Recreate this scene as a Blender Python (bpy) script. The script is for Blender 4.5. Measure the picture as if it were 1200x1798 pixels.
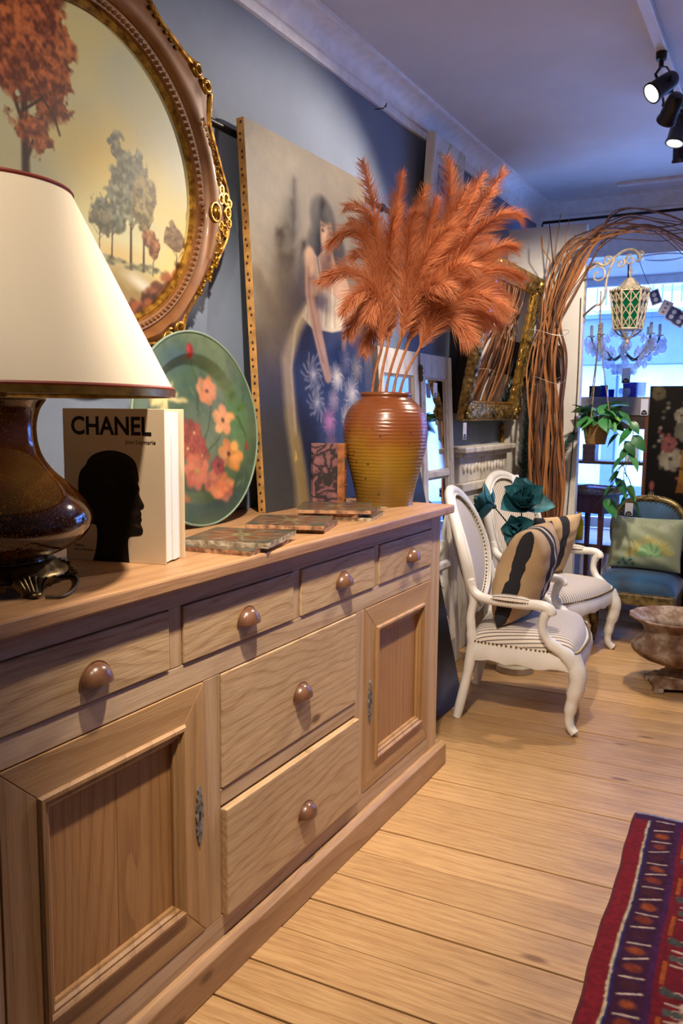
import bpy, math, random
import numpy as np
from mathutils import Matrix, Vector, Euler
random.seed(7); rng = np.random.default_rng(7)
scene = bpy.context.scene
COL = scene.collection
PI = math.pi
for o in list(bpy.data.objects): bpy.data.objects.remove(o)

# ------------------------------------------------------------------ camera
F_PX = 1470.0; CX, CY = 600.0, 899.0; EYE = np.array([0, 0, 1.285])
_vy = np.array([1398-CX, 731-CY, F_PX]); _vy /= np.linalg.norm(_vy)
_p2 = np.array([398-CX, 721-CY, F_PX])
_dn = np.cross(_p2, _vy); _dn /= np.linalg.norm(_dn)
if _dn[1] < 0: _dn = -_dn
_up = -_dn
_vx = np.cross(_vy, _up); _vx /= np.linalg.norm(_vx)
ROT = np.stack([_vx, _vy, _up])
cam_d = bpy.data.cameras.new('camera'); cam = bpy.data.objects.new('camera', cam_d); COL.objects.link(cam)
cam_d.sensor_fit = 'VERTICAL'; cam_d.sensor_height = 36.0; cam_d.lens = F_PX/1798*36
cam_d.clip_start = 0.02; cam_d.clip_end = 200
_m = Matrix.Identity(4)
for i in range(3):
    _m[i][0] = ROT[i, 0]; _m[i][1] = -ROT[i, 1]; _m[i][2] = -ROT[i, 2]; _m[i][3] = EYE[i]
cam.matrix_world = _m
scene.camera = cam
def ray(px, py): return ROT @ np.array([px-CX, py-CY, F_PX])
def atx(px, py, x): d = ray(px, py); return EYE + d*(x-EYE[0])/d[0]
def aty(px, py, y): d = ray(px, py); return EYE + d*(y-EYE[1])/d[1]
def atz(px, py, z): d = ray(px, py); return EYE + d*(z-EYE[2])/d[2]

# ------------------------------------------------------------------ world, exposure
world = bpy.data.worlds.new('world'); scene.world = world; world.use_nodes = True
_bg = world.node_tree.nodes['Background']
_bg.inputs[0].default_value = (0.23, 0.43, 1.0, 1); _bg.inputs[1].default_value = 24.0
scene.view_settings.view_transform = 'Standard'; scene.view_settings.look = 'None'
scene.view_settings.exposure = 0.42; scene.view_settings.gamma = 1.0
scene.view_settings.use_curve_mapping = False

# spotlights of the ceiling track: (head position, target, watts, cone degrees, blend).  The first four hang in
# view; the last two hang on the same track where it runs on towards the viewer, above the picture's top edge:
# they throw the gilt frame's shadow to the right and the lampshade's shadow across the book.
WARM = (1.0, 0.83, 0.66)
SPOTS = [
 ((-0.525, 3.456, 2.50), (-1.50, 2.60, 1.55), 100, 85, .5),
 ((-0.525, 3.741, 2.50), (-1.30, 4.95, 1.40), 112, 68, .6),
 ((-0.525, 3.972, 2.48), (-0.90, 3.50, 0.20), 72, 76, .6),
 ((-0.525, 4.132, 2.45), (-0.50, 4.75, 0.50), 50, 70, .6),
 ((-0.525, 0.35, 2.50), (-1.45, 1.62, 1.60), 44, 85, .6),
 ((-0.525, 1.15, 2.50), (-1.12, 2.20, 0.70), 175, 82, .6),
]

# ------------------------------------------------------------------ helpers
def lin(c):
    if isinstance(c, str): c = tuple(int(c[i:i+2], 16) for i in (1, 3, 5))
    r = []
    for v in c[:3]:
        v = v/255.0
        r.append(v/12.92 if v <= .04045 else ((v+.055)/1.055)**2.4)
    return (*r, 1.0)
def mixc(a, b, t): return tuple(a[i]*(1-t)+b[i]*t for i in range(3))

class N:
    """tiny node-tree wrapper"""
    def __init__(s, name):
        s.m = bpy.data.materials.new(name); s.m.use_nodes = True
        s.t = s.m.node_tree; s.b = s.t.nodes['Principled BSDF']; s.out = s.t.nodes['Material Output']
    def n(s, typ, **kw):
        nd = s.t.nodes.new(typ)
        for k, v in kw.items():
            if k.startswith('i_'):
                key = k[2:]
                key = int(key) if key.isdigit() else key.replace('_', ' ')
                nd.inputs[key].default_value = v
            else: setattr(nd, k, v)
        return nd
    def l(s, a, b): s.t.links.new(a, b)
    def set(s, **kw):
        for k, v in kw.items(): s.b.inputs[k.replace('_', ' ')].default_value = v
        return s
    def ramp(s, fac, stops, interp='LINEAR'):
        r = s.n('ShaderNodeValToRGB'); r.color_ramp.interpolation = interp
        e = r.color_ramp.elements
        while len(e) < len(stops): e.new(0.5)
        for i, (p, c) in enumerate(stops): e[i].position = p; e[i].color = c if len(c) == 4 else (*c, 1)
        s.l(fac, r.inputs[0]); return r
    def bump(s, h, strength=.2, dist=.01):
        b = s.n('ShaderNodeBump'); b.inputs['Strength'].default_value = strength; b.inputs['Distance'].default_value = dist
        s.l(h, b.inputs['Height']); s.l(b.outputs[0], s.b.inputs['Normal'])
    def mixrgb(s, fac, a, b, blend='MIX'):
        m = s.n('ShaderNodeMix', data_type='RGBA', blend_type=blend)
        for sock, v in ((m.inputs[0], fac), (m.inputs[6], a), (m.inputs[7], b)):
            if hasattr(v, 'links'): s.l(v, sock)
            else: sock.default_value = v
        return m.outputs[2]
    def coord(s, scale=(1, 1, 1), rot=(0, 0, 0), rand=True):
        tc = s.n('ShaderNodeTexCoord'); mp = s.n('ShaderNodeMapping')
        mp.inputs['Scale'].default_value = scale; mp.inputs['Rotation'].default_value = rot
        if rand:
            oi = s.n('ShaderNodeObjectInfo'); sc = s.n('ShaderNodeVectorMath', operation='SCALE'); sc.inputs[0].default_value = (.37, .61, .23)
            mu = s.n('ShaderNodeMath', operation='MULTIPLY'); mu.inputs[1].default_value = 1.0
            s.l(oi.outputs['Random'], mu.inputs[0]); s.l(mu.outputs[0], sc.inputs['Scale'])
            ad = s.n('ShaderNodeVectorMath', operation='ADD'); s.l(tc.outputs['Object'], ad.inputs[0]); s.l(sc.outputs[0], ad.inputs[1])
            s.l(ad.outputs[0], mp.inputs[0])
        else: s.l(tc.outputs['Object'], mp.inputs[0])
        return mp.outputs[0]

MATS = {}
def plain(name, c, rough=.5, metal=0., var=.12, nscale=12., bump=0., spec=.5, coat=0., c2=None, sheen=0.):
    if name in MATS: return MATS[name]
    k = N(name); k.set(Roughness=rough, Metallic=metal); k.b.inputs['Specular IOR Level'].default_value = spec
    if coat: k.b.inputs['Coat Weight'].default_value = coat; k.b.inputs['Coat Roughness'].default_value = .08
    if sheen: k.b.inputs['Sheen Weight'].default_value = sheen
    v = k.coord(rand=False); no = k.n('ShaderNodeTexNoise', i_Scale=nscale, i_Detail=5.)
    k.l(v, no.inputs['Vector'])
    a = lin(c); b = lin(c2) if c2 else tuple(x*(1-var*2.2) for x in a[:3])+(1,)
    r = k.ramp(no.outputs[0], [(.35, b), (.62, a)]); k.l(r.outputs[0], k.b.inputs['Base Color'])
    if bump: k.bump(no.outputs[0], bump, .01)
    MATS[name] = k.m; return k.m

def wood(name, light, dark, axis='Y', rings=11., rough=.5, tilt=4., fine=.35, knots=True, stain=None, bumpv=.12, ax=.09, vary=.15):
    k = N(name); k.set(Roughness=rough)
    st = {'X': (ax, 1, 1), 'Y': (1, ax, 1), 'Z': (1, 1, ax)}[axis]
    rt = {'X': (0, 0, math.radians(tilt)), 'Y': (math.radians(tilt), 0, math.radians(tilt*.7)), 'Z': (math.radians(tilt), 0, 0)}[axis]
    v = k.coord(st, rt)
    n1 = k.n('ShaderNodeTexNoise', i_Scale=5., i_Detail=2.); k.l(v, n1.inputs['Vector'])
    sc = k.n('ShaderNodeVectorMath', operation='SCALE'); sc.inputs['Scale'].default_value = .16
    k.l(n1.outputs['Color'], sc.inputs[0])
    ad = k.n('ShaderNodeVectorMath', operation='ADD'); k.l(v, ad.inputs[0]); k.l(sc.outputs[0], ad.inputs[1])
    w = k.n('ShaderNodeTexWave', wave_type='RINGS', rings_direction=axis, wave_profile='SAW', i_Scale=rings, i_Distortion=1.2, i_Detail=2.)
    w.inputs['Detail Scale'].default_value = 1.5
    k.l(ad.outputs[0], w.inputs['Vector'])
    st2 = tuple(1. if s < .5 else 22. for s in st); st2 = tuple(x*3 for x in st2)
    v2 = k.coord(st2); n2 = k.n('ShaderNodeTexNoise', i_Scale=4., i_Detail=6.); k.l(v2, n2.inputs['Vector'])
    n3 = k.n('ShaderNodeTexNoise', i_Scale=3.5, i_Detail=3.); k.l(k.coord((1, 1, 1)), n3.inputs['Vector'])
    L, D = lin(light), lin(dark)
    r1 = k.ramp(w.outputs['Fac'], [(0., mixc(L, D, .25)), (.55, L), (.86, mixc(L, D, .55)), (1., D)])
    r2 = k.ramp(n2.outputs[0], [(.36, mixc(L, D, .9)), (.6, L)])
    c = k.mixrgb(fine, r1.outputs[0], r2.outputs[0])
    r3 = k.ramp(n3.outputs[0], [(.3, (.78, .74, .70, 1)), (.6, (1, 1, 1, 1))])
    c = k.mixrgb(.55, c, r3.outputs[0], 'MULTIPLY')
    oi = k.n('ShaderNodeObjectInfo'); rr = k.ramp(oi.outputs['Random'], [(0, (1-vary, 1-vary*1.1, 1-vary*1.25, 1)), (1, (1.0, 1.0, 1.0, 1))])
    c = k.mixrgb(1., c, rr.outputs[0], 'MULTIPLY')
    if knots:
        stk = {'X': (.35, 1, .2), 'Y': (.2, .45, 1), 'Z': (.2, 1, .45)}[axis]
        vo = k.n('ShaderNodeTexVoronoi', i_Scale=5.); k.l(k.coord(stk), vo.inputs['Vector'])
        kr = k.ramp(vo.outputs['Distance'], [(.035, (1, 1, 1, 1)), (.075, (0, 0, 0, 1))])
        c = k.mixrgb(kr.outputs[0], c, (*mixc(D, (.05, .02, .01), .55), 1))
    if stain:
        n4 = k.n('ShaderNodeTexNoise', i_Scale=2.2, i_Detail=6., i_Roughness=.65); k.l(k.coord((.6, 1.3, 1), rand=False), n4.inputs['Vector'])
        sr = k.ramp(n4.outputs[0], [(.5, (0, 0, 0, 1)), (.72, (1, 1, 1, 1))])
        mu = k.n('ShaderNodeMath', operation='MULTIPLY'); mu.inputs[1].default_value = .6; k.l(sr.outputs[0], mu.inputs[0])
        c = k.mixrgb(mu.outputs[0], c, lin(stain))
    k.l(c, k.b.inputs['Base Color'])
    k.bump(n2.outputs[0], bumpv, .004)
    return k.m

def painted(name, rough=.5, coat=0., bump=.0, bscale=300., emit=False):
    k = N(name); k.set(Roughness=rough); k.b.inputs['Specular IOR Level'].default_value = .22
    if coat: k.b.inputs['Coat Weight'].default_value = coat*.3; k.b.inputs['Coat Roughness'].default_value = .12
    a = k.n('ShaderNodeAttribute', attribute_name='Col'); k.l(a.outputs['Color'], k.b.inputs['Base Color'])
    if bump:
        no = k.n('ShaderNodeTexNoise', i_Scale=bscale, i_Detail=3.); k.l(k.coord(rand=False), no.inputs['Vector']); k.bump(no.outputs[0], bump, .002)
    return k.m

def wm(o):
    m = o.matrix_basis.copy()
    if o.parent: m = wm(o.parent) @ o.matrix_parent_inverse @ m
    return m
def tag(o, label=None, cat=None, group=None, kind=None):
    if label: o['label'] = label
    if cat: o['category'] = cat
    if group: o['group'] = group
    if kind: o['kind'] = kind
    return o
def thing(name, label, cat, loc=(0, 0, 0), rotz=0., group=None, rot=None):
    o = bpy.data.objects.new(name, None); COL.objects.link(o)
    o.location = [float(x) for x in loc]; o.rotation_euler = rot if rot else (0, 0, rotz)
    o.empty_display_size = .05
    return tag(o, label, cat, group)
def put(name, me, mat, parent=None, w=False, loc=None, rot=None):
    o = bpy.data.objects.new(name, me); COL.objects.link(o)
    if mat is not None and not me.materials: me.materials.append(mat)
    if parent is not None:
        o.parent = parent
        if w: o.matrix_parent_inverse = wm(parent).inverted()
    if loc is not None: o.location = [float(x) for x in loc]
    if rot is not None: o.rotation_euler = rot
    return o

class MB:
    def __init__(s): s.v = []; s.f = []; s.mi = []; s.cur = 0
    def add(s, vs, fs):
        b = len(s.v); s.v.extend([tuple(float(q) for q in p) for p in vs]); s.f.extend([tuple(i+b for i in f) for f in fs]); s.mi.extend([s.cur]*len(fs)); return s
    def hexa(s, p):  # 8 points: bottom 4 ccw, top 4 ccw
        return s.add(p, [(3, 2, 1, 0), (4, 5, 6, 7), (0, 1, 5, 4), (1, 2, 6, 5), (2, 3, 7, 6), (3, 0, 4, 7)])
    def bb(s, a, b):
        x0, x1 = sorted((a[0], b[0])); y0, y1 = sorted((a[1], b[1])); z0, z1 = sorted((a[2], b[2]))
        return s.hexa([(x0, y0, z0), (x1, y0, z0), (x1, y1, z0), (x0, y1, z0), (x0, y0, z1), (x1, y0, z1), (x1, y1, z1), (x0, y1, z1)])
    def box(s, c, d, rot=None):
        h = [x/2 for x in d]; M = Euler(rot).to_matrix() if rot else Matrix.Identity(3)
        ps = []
        for z in (-1, 1):
            for x, y in ((-1, -1), (1, -1), (1, 1), (-1, 1)): ps.append(tuple(Vector(c)+M @ Vector((x*h[0], y*h[1], z*h[2]))))
        return s.hexa(ps)
    def grid(s, fn, nu, nv, cu=False, cv=False):
        vs = [fn(i/(nu if cu else nu-1), j/(nv if cv else nv-1)) for i in range(nu) for j in range(nv)]
        fs = []
        for i in range(nu if cu else nu-1):
            for j in range(nv if cv else nv-1):
                a = i*nv+j; b = ((i+1) % nu)*nv+j; c = ((i+1) % nu)*nv+(j+1) % nv; d = i*nv+(j+1) % nv
                fs.append((a, b, c, d))
        return s.add(vs, fs)
    def tube(s, pts, r, n=8, cap=True, flat=1.0, closed=False):
        pts = [Vector([float(q) for q in p]) for p in pts]; m = len(pts)
        rr = r if isinstance(r, (list, tuple, np.ndarray)) else [r]*m
        t0 = (pts[1]-pts[0]).normalized()
        up = Vector((0, 0, 1)) if abs(t0.z) < .9 else Vector((1, 0, 0))
        nrm = (up - t0*up.dot(t0)).normalized(); vs = []
        for i in range(m):
            if closed: t = (pts[(i+1) % m]-pts[i-1]).normalized()
            else: t = (pts[min(i+1, m-1)]-pts[max(i-1, 0)]).normalized()
            nrm = (nrm - t*nrm.dot(t)).normalized(); bi = t.cross(nrm)
            for k in range(n):
                a = 2*PI*k/n; vs.append(tuple(pts[i]+nrm*math.cos(a)*rr[i]*flat+bi*math.sin(a)*rr[i]))
        fs = []
        for i in range(m if closed else m-1):
            for k in range(n):
                i2 = (i+1) % m
                fs.append((i*n+k, i*n+(k+1) % n, i2*n+(k+1) % n, i2*n+k))
        if cap and not closed:
            fs.append(tuple(range(n-1, -1, -1))); fs.append(tuple((m-1)*n+k for k in range(n)))
        return s.add(vs, fs)
    def lathe(s, prof, n=32, c=(0, 0, 0), mod=None, cap=True):
        m = len(prof); vs = []
        for r, z in prof:
            for k in range(n):
                a = 2*PI*k/n; q = r*(mod(a, z) if mod else 1.)
                vs.append((c[0]+q*math.cos(a), c[1]+q*math.sin(a), c[2]+z))
        fs = [(i*n+k, i*n+(k+1) % n, (i+1)*n+(k+1) % n, (i+1)*n+k) for i in range(m-1) for k in range(n)]
        if cap:
            fs.append(tuple(range(n-1, -1, -1))); fs.append(tuple((m-1)*n+k for k in range(n)))
        return s.add(vs, fs)
    def ball(s, c, r, nu=10, nv=6, rot=None):
        r = r if isinstance(r, (tuple, list)) else (r, r, r); M = Euler(rot).to_matrix() if rot else Matrix.Identity(3)
        def fn(u, v):
            a = 2*PI*u; b = -PI/2+PI*v
            return tuple(Vector(c)+M @ Vector((r[0]*math.cos(b)*math.cos(a), r[1]*math.cos(b)*math.sin(a), r[2]*math.sin(b))))
        return s.grid(fn, nu, nv, cu=True)
    def prism(s, poly, fa, fb):  # poly 2d; fa,fb map 2d->3d for back and front
        n = len(poly); vs = [fa(*p) for p in poly]+[fb(*p) for p in poly]
        fs = [tuple(range(n-1, -1, -1)), tuple(range(n, 2*n))]+[(i, (i+1) % n, n+(i+1) % n, n+i) for i in range(n)]
        return s.add(vs, fs)
    def mesh(s, name, smooth=False, c=None):
        me = bpy.data.meshes.new(name)
        v = np.array(s.v, float)
        if c is not None: v = v-np.array(c)
        me.from_pydata(v.tolist(), [], s.f); me.update()
        if any(s.mi): me.polygons.foreach_set('material_index', s.mi)
        if smooth:
            me.polygons.foreach_set('use_smooth', [True]*len(me.polygons))
            try: me.set_sharp_from_angle(angle=math.radians(smooth if smooth is not True else 50))
            except Exception: pass
        return me
    def build(s, name, mat, parent=None, w=False, smooth=False, bevel=0., label=None, origin=None):
        v = np.array(s.v); c = (v.min(0)+v.max(0))/2 if origin is None else np.array(origin, float)
        me = s.mesh(name, smooth, c)
        o = put(name, me, None, parent, w, c)
        for m in (mat if isinstance(mat, (list, tuple)) else [mat]): me.materials.append(m)
        if bevel:
            b = o.modifiers.new('bevel', 'BEVEL'); b.width = bevel; b.segments = 2; b.limit_method = 'ANGLE'; b.angle_limit = math.radians(40)
        if label: o['label'] = label
        return o
def struct(o): o['kind'] = 'structure'; return o
def bez(p0, p1, p2, p3, n=12):
    p0, p1, p2, p3 = [np.array(p, float) for p in (p0, p1, p2, p3)]
    return [(1-t)**3*p0+3*(1-t)**2*t*p1+3*(1-t)*t*t*p2+t**3*p3 for t in np.linspace(0, 1, n)]
def spline(pts, n=8):
    """Catmull-Rom through points"""
    P = [np.array(p, float) for p in pts]; P = [2*P[0]-P[1]]+P+[2*P[-1]-P[-2]]; out = []
    for i in range(1, len(P)-2):
        for t in np.linspace(0, 1, n, endpoint=False):
            out.append(.5*((2*P[i])+(-P[i-1]+P[i+1])*t+(2*P[i-1]-5*P[i]+4*P[i+1]-P[i+2])*t*t+(-P[i-1]+3*P[i]-3*P[i+1]+P[i+2])*t**3))
    out.append(P[-2]); return out

# ---- painter: a small numpy picture, carried onto meshes as a colour attribute
class PC:
    def __init__(s, W, H, bg): s.W, s.H = W, H; s.a = np.ones((H, W, 3))*np.array(bg)/255.; s.U, s.V = np.meshgrid((np.arange(W)+.5)/W, (np.arange(H)+.5)/H); s.asp = W/H; s.U0, s.V0 = s.U, s.V
    def noise(s, n, oct=3, seed=0):
        r = np.random.default_rng(seed); out = np.zeros((s.H, s.W)); amp = 1.; tot = 0.
        for o in range(oct):
            gx, gy = max(2, int(n*s.asp))+2, n+2; g = r.random((gy, gx))
            x = s.U0*(gx-2); y = s.V0*(gy-2); x0 = x.astype(int); y0 = y.astype(int); fx = x-x0; fy = y-y0
            fx = fx*fx*(3-2*fx); fy = fy*fy*(3-2*fy)
            out += amp*((g[y0, x0]*(1-fx)+g[y0, x0+1]*fx)*(1-fy)+(g[y0+1, x0]*(1-fx)+g[y0+1, x0+1]*fx)*fy)
            tot += amp; amp *= .5; n *= 2
        return out/tot
    def mix(s, m, c):
        m = np.clip(m, 0, 1)[..., None]; s.a = s.a*(1-m)+np.array(c)/255.*m
    def blob(s, u, v, ru, rv, c, ang=0., soft=.25, alpha=1., rag=0., seed=1, rn=14):
        dx = (s.U-u)*s.asp; dy = s.V-v; ca, sa = math.cos(ang), math.sin(ang)
        x = (dx*ca+dy*sa)/(ru*1.); y = (-dx*sa+dy*ca)/rv
        d = np.sqrt(x*x+y*y)
        if rag: d = d+rag*(s.noise(rn, 3, seed)-.5)*2
        s.mix(alpha*np.clip((1-d)/soft, 0, 1), c)
    def stroke(s, pts, w, c, soft=.5, alpha=1., w2=None):
        D = np.full((s.H, s.W), 9.); w2 = w if w2 is None else w2
        n = len(pts)
        for i in range(n-1):
            ax, ay = pts[i][0]*s.asp, pts[i][1]; bx, by = pts[i+1][0]*s.asp, pts[i+1][1]
            dx, dy = bx-ax, by-ay; L = dx*dx+dy*dy+1e-12
            t = np.clip(((s.U*s.asp-ax)*dx+(s.V-ay)*dy)/L, 0, 1)
            d = np.hypot(s.U*s.asp-ax-t*dx, s.V-ay-t*dy)/(w+(w2-w)*((i+t)/(n-1)))
            D = np.minimum(D, d)
        s.mix(alpha*np.clip((1-D)/soft, 0, 1), c)
    def poly(s, pts, c, alpha=1.):
        ins = np.zeros((s.H, s.W), bool); n = len(pts)
        for i in range(n):
            (x1, y1), (x2, y2) = pts[i], pts[(i+1) % n]
            if y1 == y2: continue
            cond = ((y1 > s.V) != (y2 > s.V)) & (s.U < (x2-x1)*(s.V-y1)/(y2-y1)+x1)
            ins ^= cond
        s.mix(ins*alpha, c)
    def flower(s, u, v, r, c, c2, petals=6, ang=0., sq=.8, center=(60, 40, 40)):
        for i in range(petals):
            a = ang+2*PI*i/petals
            s.blob(u+math.cos(a)*r*.55/s.asp, v+math.sin(a)*r*.55*sq, r*.60, r*.46, mixc(c, c2, (i*37 % 10)/10.), ang=math.atan2(math.sin(a)*sq, math.cos(a)), soft=.35, rag=.3, seed=i+int(u*91), rn=26)
            s.blob(u+math.cos(a)*r*.5/s.asp, v+math.sin(a)*r*.5*sq, r*.3, r*.14, mixc(c, (255, 240, 210), .35), ang=math.atan2(math.sin(a)*sq, math.cos(a))+.3, soft=.9, alpha=.6)
            s.stroke([(u, v), (u+math.cos(a)*r*.8/s.asp, v+math.sin(a)*r*.8*sq)], r*.04, mixc(c2, (40, 20, 20), .3), soft=1., alpha=.5)
        s.blob(u, v, r*.22, r*.2*sq+.001, center, soft=.6)
    def blur(s, n=1):
        for _ in range(n):
            q = np.pad(s.a, ((1, 1), (1, 1), (0, 0)), 'edge'); s.a = (q[:-2, 1:-1]+q[2:, 1:-1]+q[1:-1, :-2]+q[1:-1, 2:]+2*q[1:-1, 1:-1])/6
    def lin(s):
        a = np.clip(s.a, 0, 1); return np.where(a <= .04045, a/12.92, ((a+.055)/1.055)**2.4)
    def sample(s, u, v):
        L = s.lin(); x = np.clip(np.asarray(u)*s.W-.5, 0, s.W-1.001); y = np.clip(np.asarray(v)*s.H-.5, 0, s.H-1.001)
        x0 = x.astype(int); y0 = y.astype(int); fx = (x-x0)[..., None]; fy = (y-y0)[..., None]
        return (L[y0, x0]*(1-fx)+L[y0, x0+1]*fx)*(1-fy)+(L[y0+1, x0]*(1-fx)+L[y0+1, x0+1]*fx)*fy
def grid_mesh(name, P, colr, flip=False, closed_u=False):
    """P (nv,nu,3) points with colours (nv,nu,3) -> mesh with colour attribute Col"""
    nv, nu = P.shape[:2]; me = bpy.data.meshes.new(name)
    idx = np.arange(nv*nu).reshape(nv, nu)
    if closed_u: idx = np.concatenate([idx, idx[:, :1]], 1)
    q = np.stack([idx[:-1, :-1], idx[:-1, 1:], idx[1:, 1:], idx[1:, :-1]], -1).reshape(-1, 4)
    if flip: q = q[:, ::-1]
    me.vertices.add(nv*nu); me.vertices.foreach_set('co', P.reshape(-1).astype(np.float32))
    me.loops.add(q.size); me.loops.foreach_set('vertex_index', q.reshape(-1).astype(np.int32))
    me.polygons.add(len(q)); me.polygons.foreach_set('loop_start', np.arange(0, q.size, 4, dtype=np.int32))
    me.update(calc_edges=True); me.validate()
    me.polygons.foreach_set('use_smooth', [True]*len(me.polygons))
    at = me.color_attributes.new('Col', 'FLOAT_COLOR', 'POINT')
    c4 = np.ones((nv*nu, 4), np.float32); c4[:, :3] = colr.reshape(-1, 3); at.data.foreach_set('color', c4.reshape(-1))
    return me
def text_mesh(txt, size, bold=0., align='LEFT'):
    cu = bpy.data.curves.new('lettering', 'FONT'); cu.body = txt; cu.size = size; cu.offset = bold; cu.align_x = align; cu.extrude = .0002; cu.resolution_u = 3
    o = bpy.data.objects.new('lettering_tmp', cu); COL.objects.link(o)
    dg = bpy.context.evaluated_depsgraph_get(); dg.update()
    me = bpy.data.meshes.new_from_object(o.evaluated_get(dg)); bpy.data.objects.remove(o); return me
# ================================================================== the setting
WX = -1.60; ZC = 2.65; YB = 5.67; XR = 2.6; YF = -1.6
wall_m = plain('wall_paint_blue_grey', '#727f94', .75, var=.05, nscale=5, bump=.03)
white_m = plain('ceiling_white', '#dcdce0', .8, var=.03, nscale=4)
trim_m = plain('trim_white', '#f3f3f5', .55, var=.05, nscale=20, bump=.04)
panel_m = plain('partition_white', '#dcd8d2', .7, var=.06, nscale=3, bump=.03)
floor_m = wood('floor_pine', '#d9b27d', '#a97c4a', 'X', rings=12, rough=.42, tilt=9, fine=.55, ax=.10, vary=.2, stain='#6f563d', bumpv=.15)
gap_m = plain('subfloor_dark', '#2b2019', .9)
fl = struct(MB().bb((WX-.1, YF-.1, -.08), (XR+.1, YB+.1, -.022)).build('floor', gap_m))
pw = .141; tilt = math.atan2(.027, 1)
pk_me = None
for i in range(-12, 33):
    yc = 1.3845+pw*(i+.5)-pw*0
    if yc > YB-.02+.1: break
    if pk_me is None:
        pk = MB().box((0, 0, 0), (4.3, pw-.0048, .022)); o = pk.build('plank', floor_m, fl, w=True, bevel=.0012); pk_me = o.data
    else:
        o = put('plank', pk_me, None, fl, w=True); b = o.modifiers.new('bevel', 'BEVEL'); b.width = .0012; b.segments = 1
    o.location = (.5, yc+.027*1.55, -.011+.0012*math.sin(i*2.3)-.0013); o.rotation_euler = (0, 0, tilt)
# nail heads and loose specks are part of the floor
wl = struct(MB().bb((WX-.12, YF-.1, -.08), (WX, YB+1, ZC+.1)).build('wall_left', wall_m))
wr = struct(MB().bb((XR, YF-.1, -.08), (XR+.12, YB+1, ZC+.1)).build('wall_right', panel_m))
wf = struct(MB().bb((WX-.12, YF-.12, -.08), (XR+.12, YF, ZC+.1)).build('wall_front', panel_m))
ce = struct(MB().bb((WX-.12, YF-.12, ZC), (XR+.12, YB+.12, ZC+.1)).build('ceiling', white_m))
# back wall: pier, riser below the bay, lintel above it
XB = -1.52; XWR = .95; ZL = 2.29; ZD = .42; YG = 6.55
m = MB(); m.bb((WX, YB, 0), (XB, YB+.1, ZC)).bb((XB, YB, 0), (XR, YB+.1, ZD-.03)).bb((XB, YB, ZL), (XR, YB+.1, ZC)).bb((XWR, YB, ZD-.03), (XR, YB+.1, ZL))
struct(m.build('wall_back', trim_m))
m = MB().bb((XB-.1, YB+.1, 0), (XB, YG+.1, ZC)); struct(m.build('wall_bay', trim_m))
m = MB().bb((XB-.1, YB+.1, ZL), (XR, YG+.1, ZL+.08)); cb = struct(m.build('ceiling_bay', white_m))
m = MB(); c0 = atz(1165, 452, ZL-.004)
m.grid(lambda u, v: (c0[0]+(.13+.012*math.cos(2*PI*v))*math.cos(2*PI*u), c0[1]+(.13+.012*math.cos(2*PI*v))*math.sin(2*PI*u), ZL-.002+.008*math.sin(2*PI*v)), 36, 8, True, True)
m.build('moulded_ring', trim_m, cb, w=True, smooth=True)
deck_m = plain('bay_deck_white', '#d8dbe0', .5, var=.05)
dk = struct(MB().bb((XB, YB, ZD-.03), (XR, YG, ZD)).build('floor_bay', deck_m))
edge_m = wood('bay_edge_wood', '#9a7347', '#6d4a2a', 'X', rough=.5, knots=False)
struct(MB().bb((XB, YB-.025, ZD-.045), (XR, YB, ZD+.006)).build('trim_3', edge_m, bevel=.003))
# partition that closes the bay's side, the white wall behind the branches
PY = 5.07; PX1 = -1.135; PZ = 2.385
struct(MB().bb((WX, PY, 0), (PX1, PY+.06, PZ)).build('wall_partition', panel_m, bevel=.003))
# cornice, a cove with fillet and bead, run along the wall and the back
prof = [(0, 2.535), (.014, 2.535), (.015, 2.562), (.009, 2.565), (.009, 2.570), (.018, 2.572)]
for t in np.linspace(0, 1, 9): prof.append((.02+.070*(1-math.cos(t*PI/2)), 2.574+.062*math.sin(t*PI/2)))
prof += [(.094, 2.634), (.106, 2.636), (.108, 2.65), (0, 2.65)]
def cornice(name, a, b, horiz):
    m = MB(); n = len(prof); L = 60; vs = []; fs = []
    for k in range(L+1):
        t = a+(b-a)*k/L
        for j, (o, z) in enumerate(prof):
            if j in (0, 1): z = z-.004*rng.random()
            vs.append((WX+o, t, z) if horiz else (t, YB-o, z))
    for k in range(L):
        for j in range(n-1):
            q = (k*n+j, k*n+j+1, (k+1)*n+j+1, (k+1)*n+j); fs.append(q if not horiz else q[::-1])
    m.add(vs, fs); return struct(m.build(name, trim_m, smooth=25))
cornice('trim_1', YF, YB, True); cornice('trim_2', WX, XR, False)
struct(MB().box((.35, 5.36, ZC-.008), (2.75, .05, .018), (0, 0, .02)).build('trim_4', trim_m, bevel=.003))   # batten on the ceiling
# window in the bay: frame, mullion and pane
wn = struct(MB().bb((XB, YG, ZD), (XR, YG+.06, ZD+.08)).bb((XB, YG, ZL-.06), (XR, YG+.06, ZL)).bb((XB, YG, ZD), (XB+.05, YG+.06, ZL)).bb((XR-.06, YG, ZD), (XR, YG+.06, ZL)).bb((.35, YG, ZD), (.42, YG+.06, ZL)).build('window_1', trim_m, bevel=.004))
k = N('window_glass'); tr = k.n('ShaderNodeBsdfTransparent'); gl = k.n('ShaderNodeBsdfGlossy', i_Roughness=.02); mx = k.n('ShaderNodeMixShader'); fr = k.n('ShaderNodeFresnel', i_IOR=1.35)
k.l(fr.outputs[0], mx.inputs[0]); k.l(tr.outputs[0], mx.inputs[1]); k.l(gl.outputs[0], mx.inputs[2]); k.l(mx.outputs[0], k.out.inputs[0]); pane_m = k.m
for a, b in ((XB+.05, .35), (.42, XR-.06)): MB().bb((a, YG+.026, ZD+.08), (b, YG+.032, ZL-.06)).build('pane', pane_m, wn, w=True)
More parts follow.
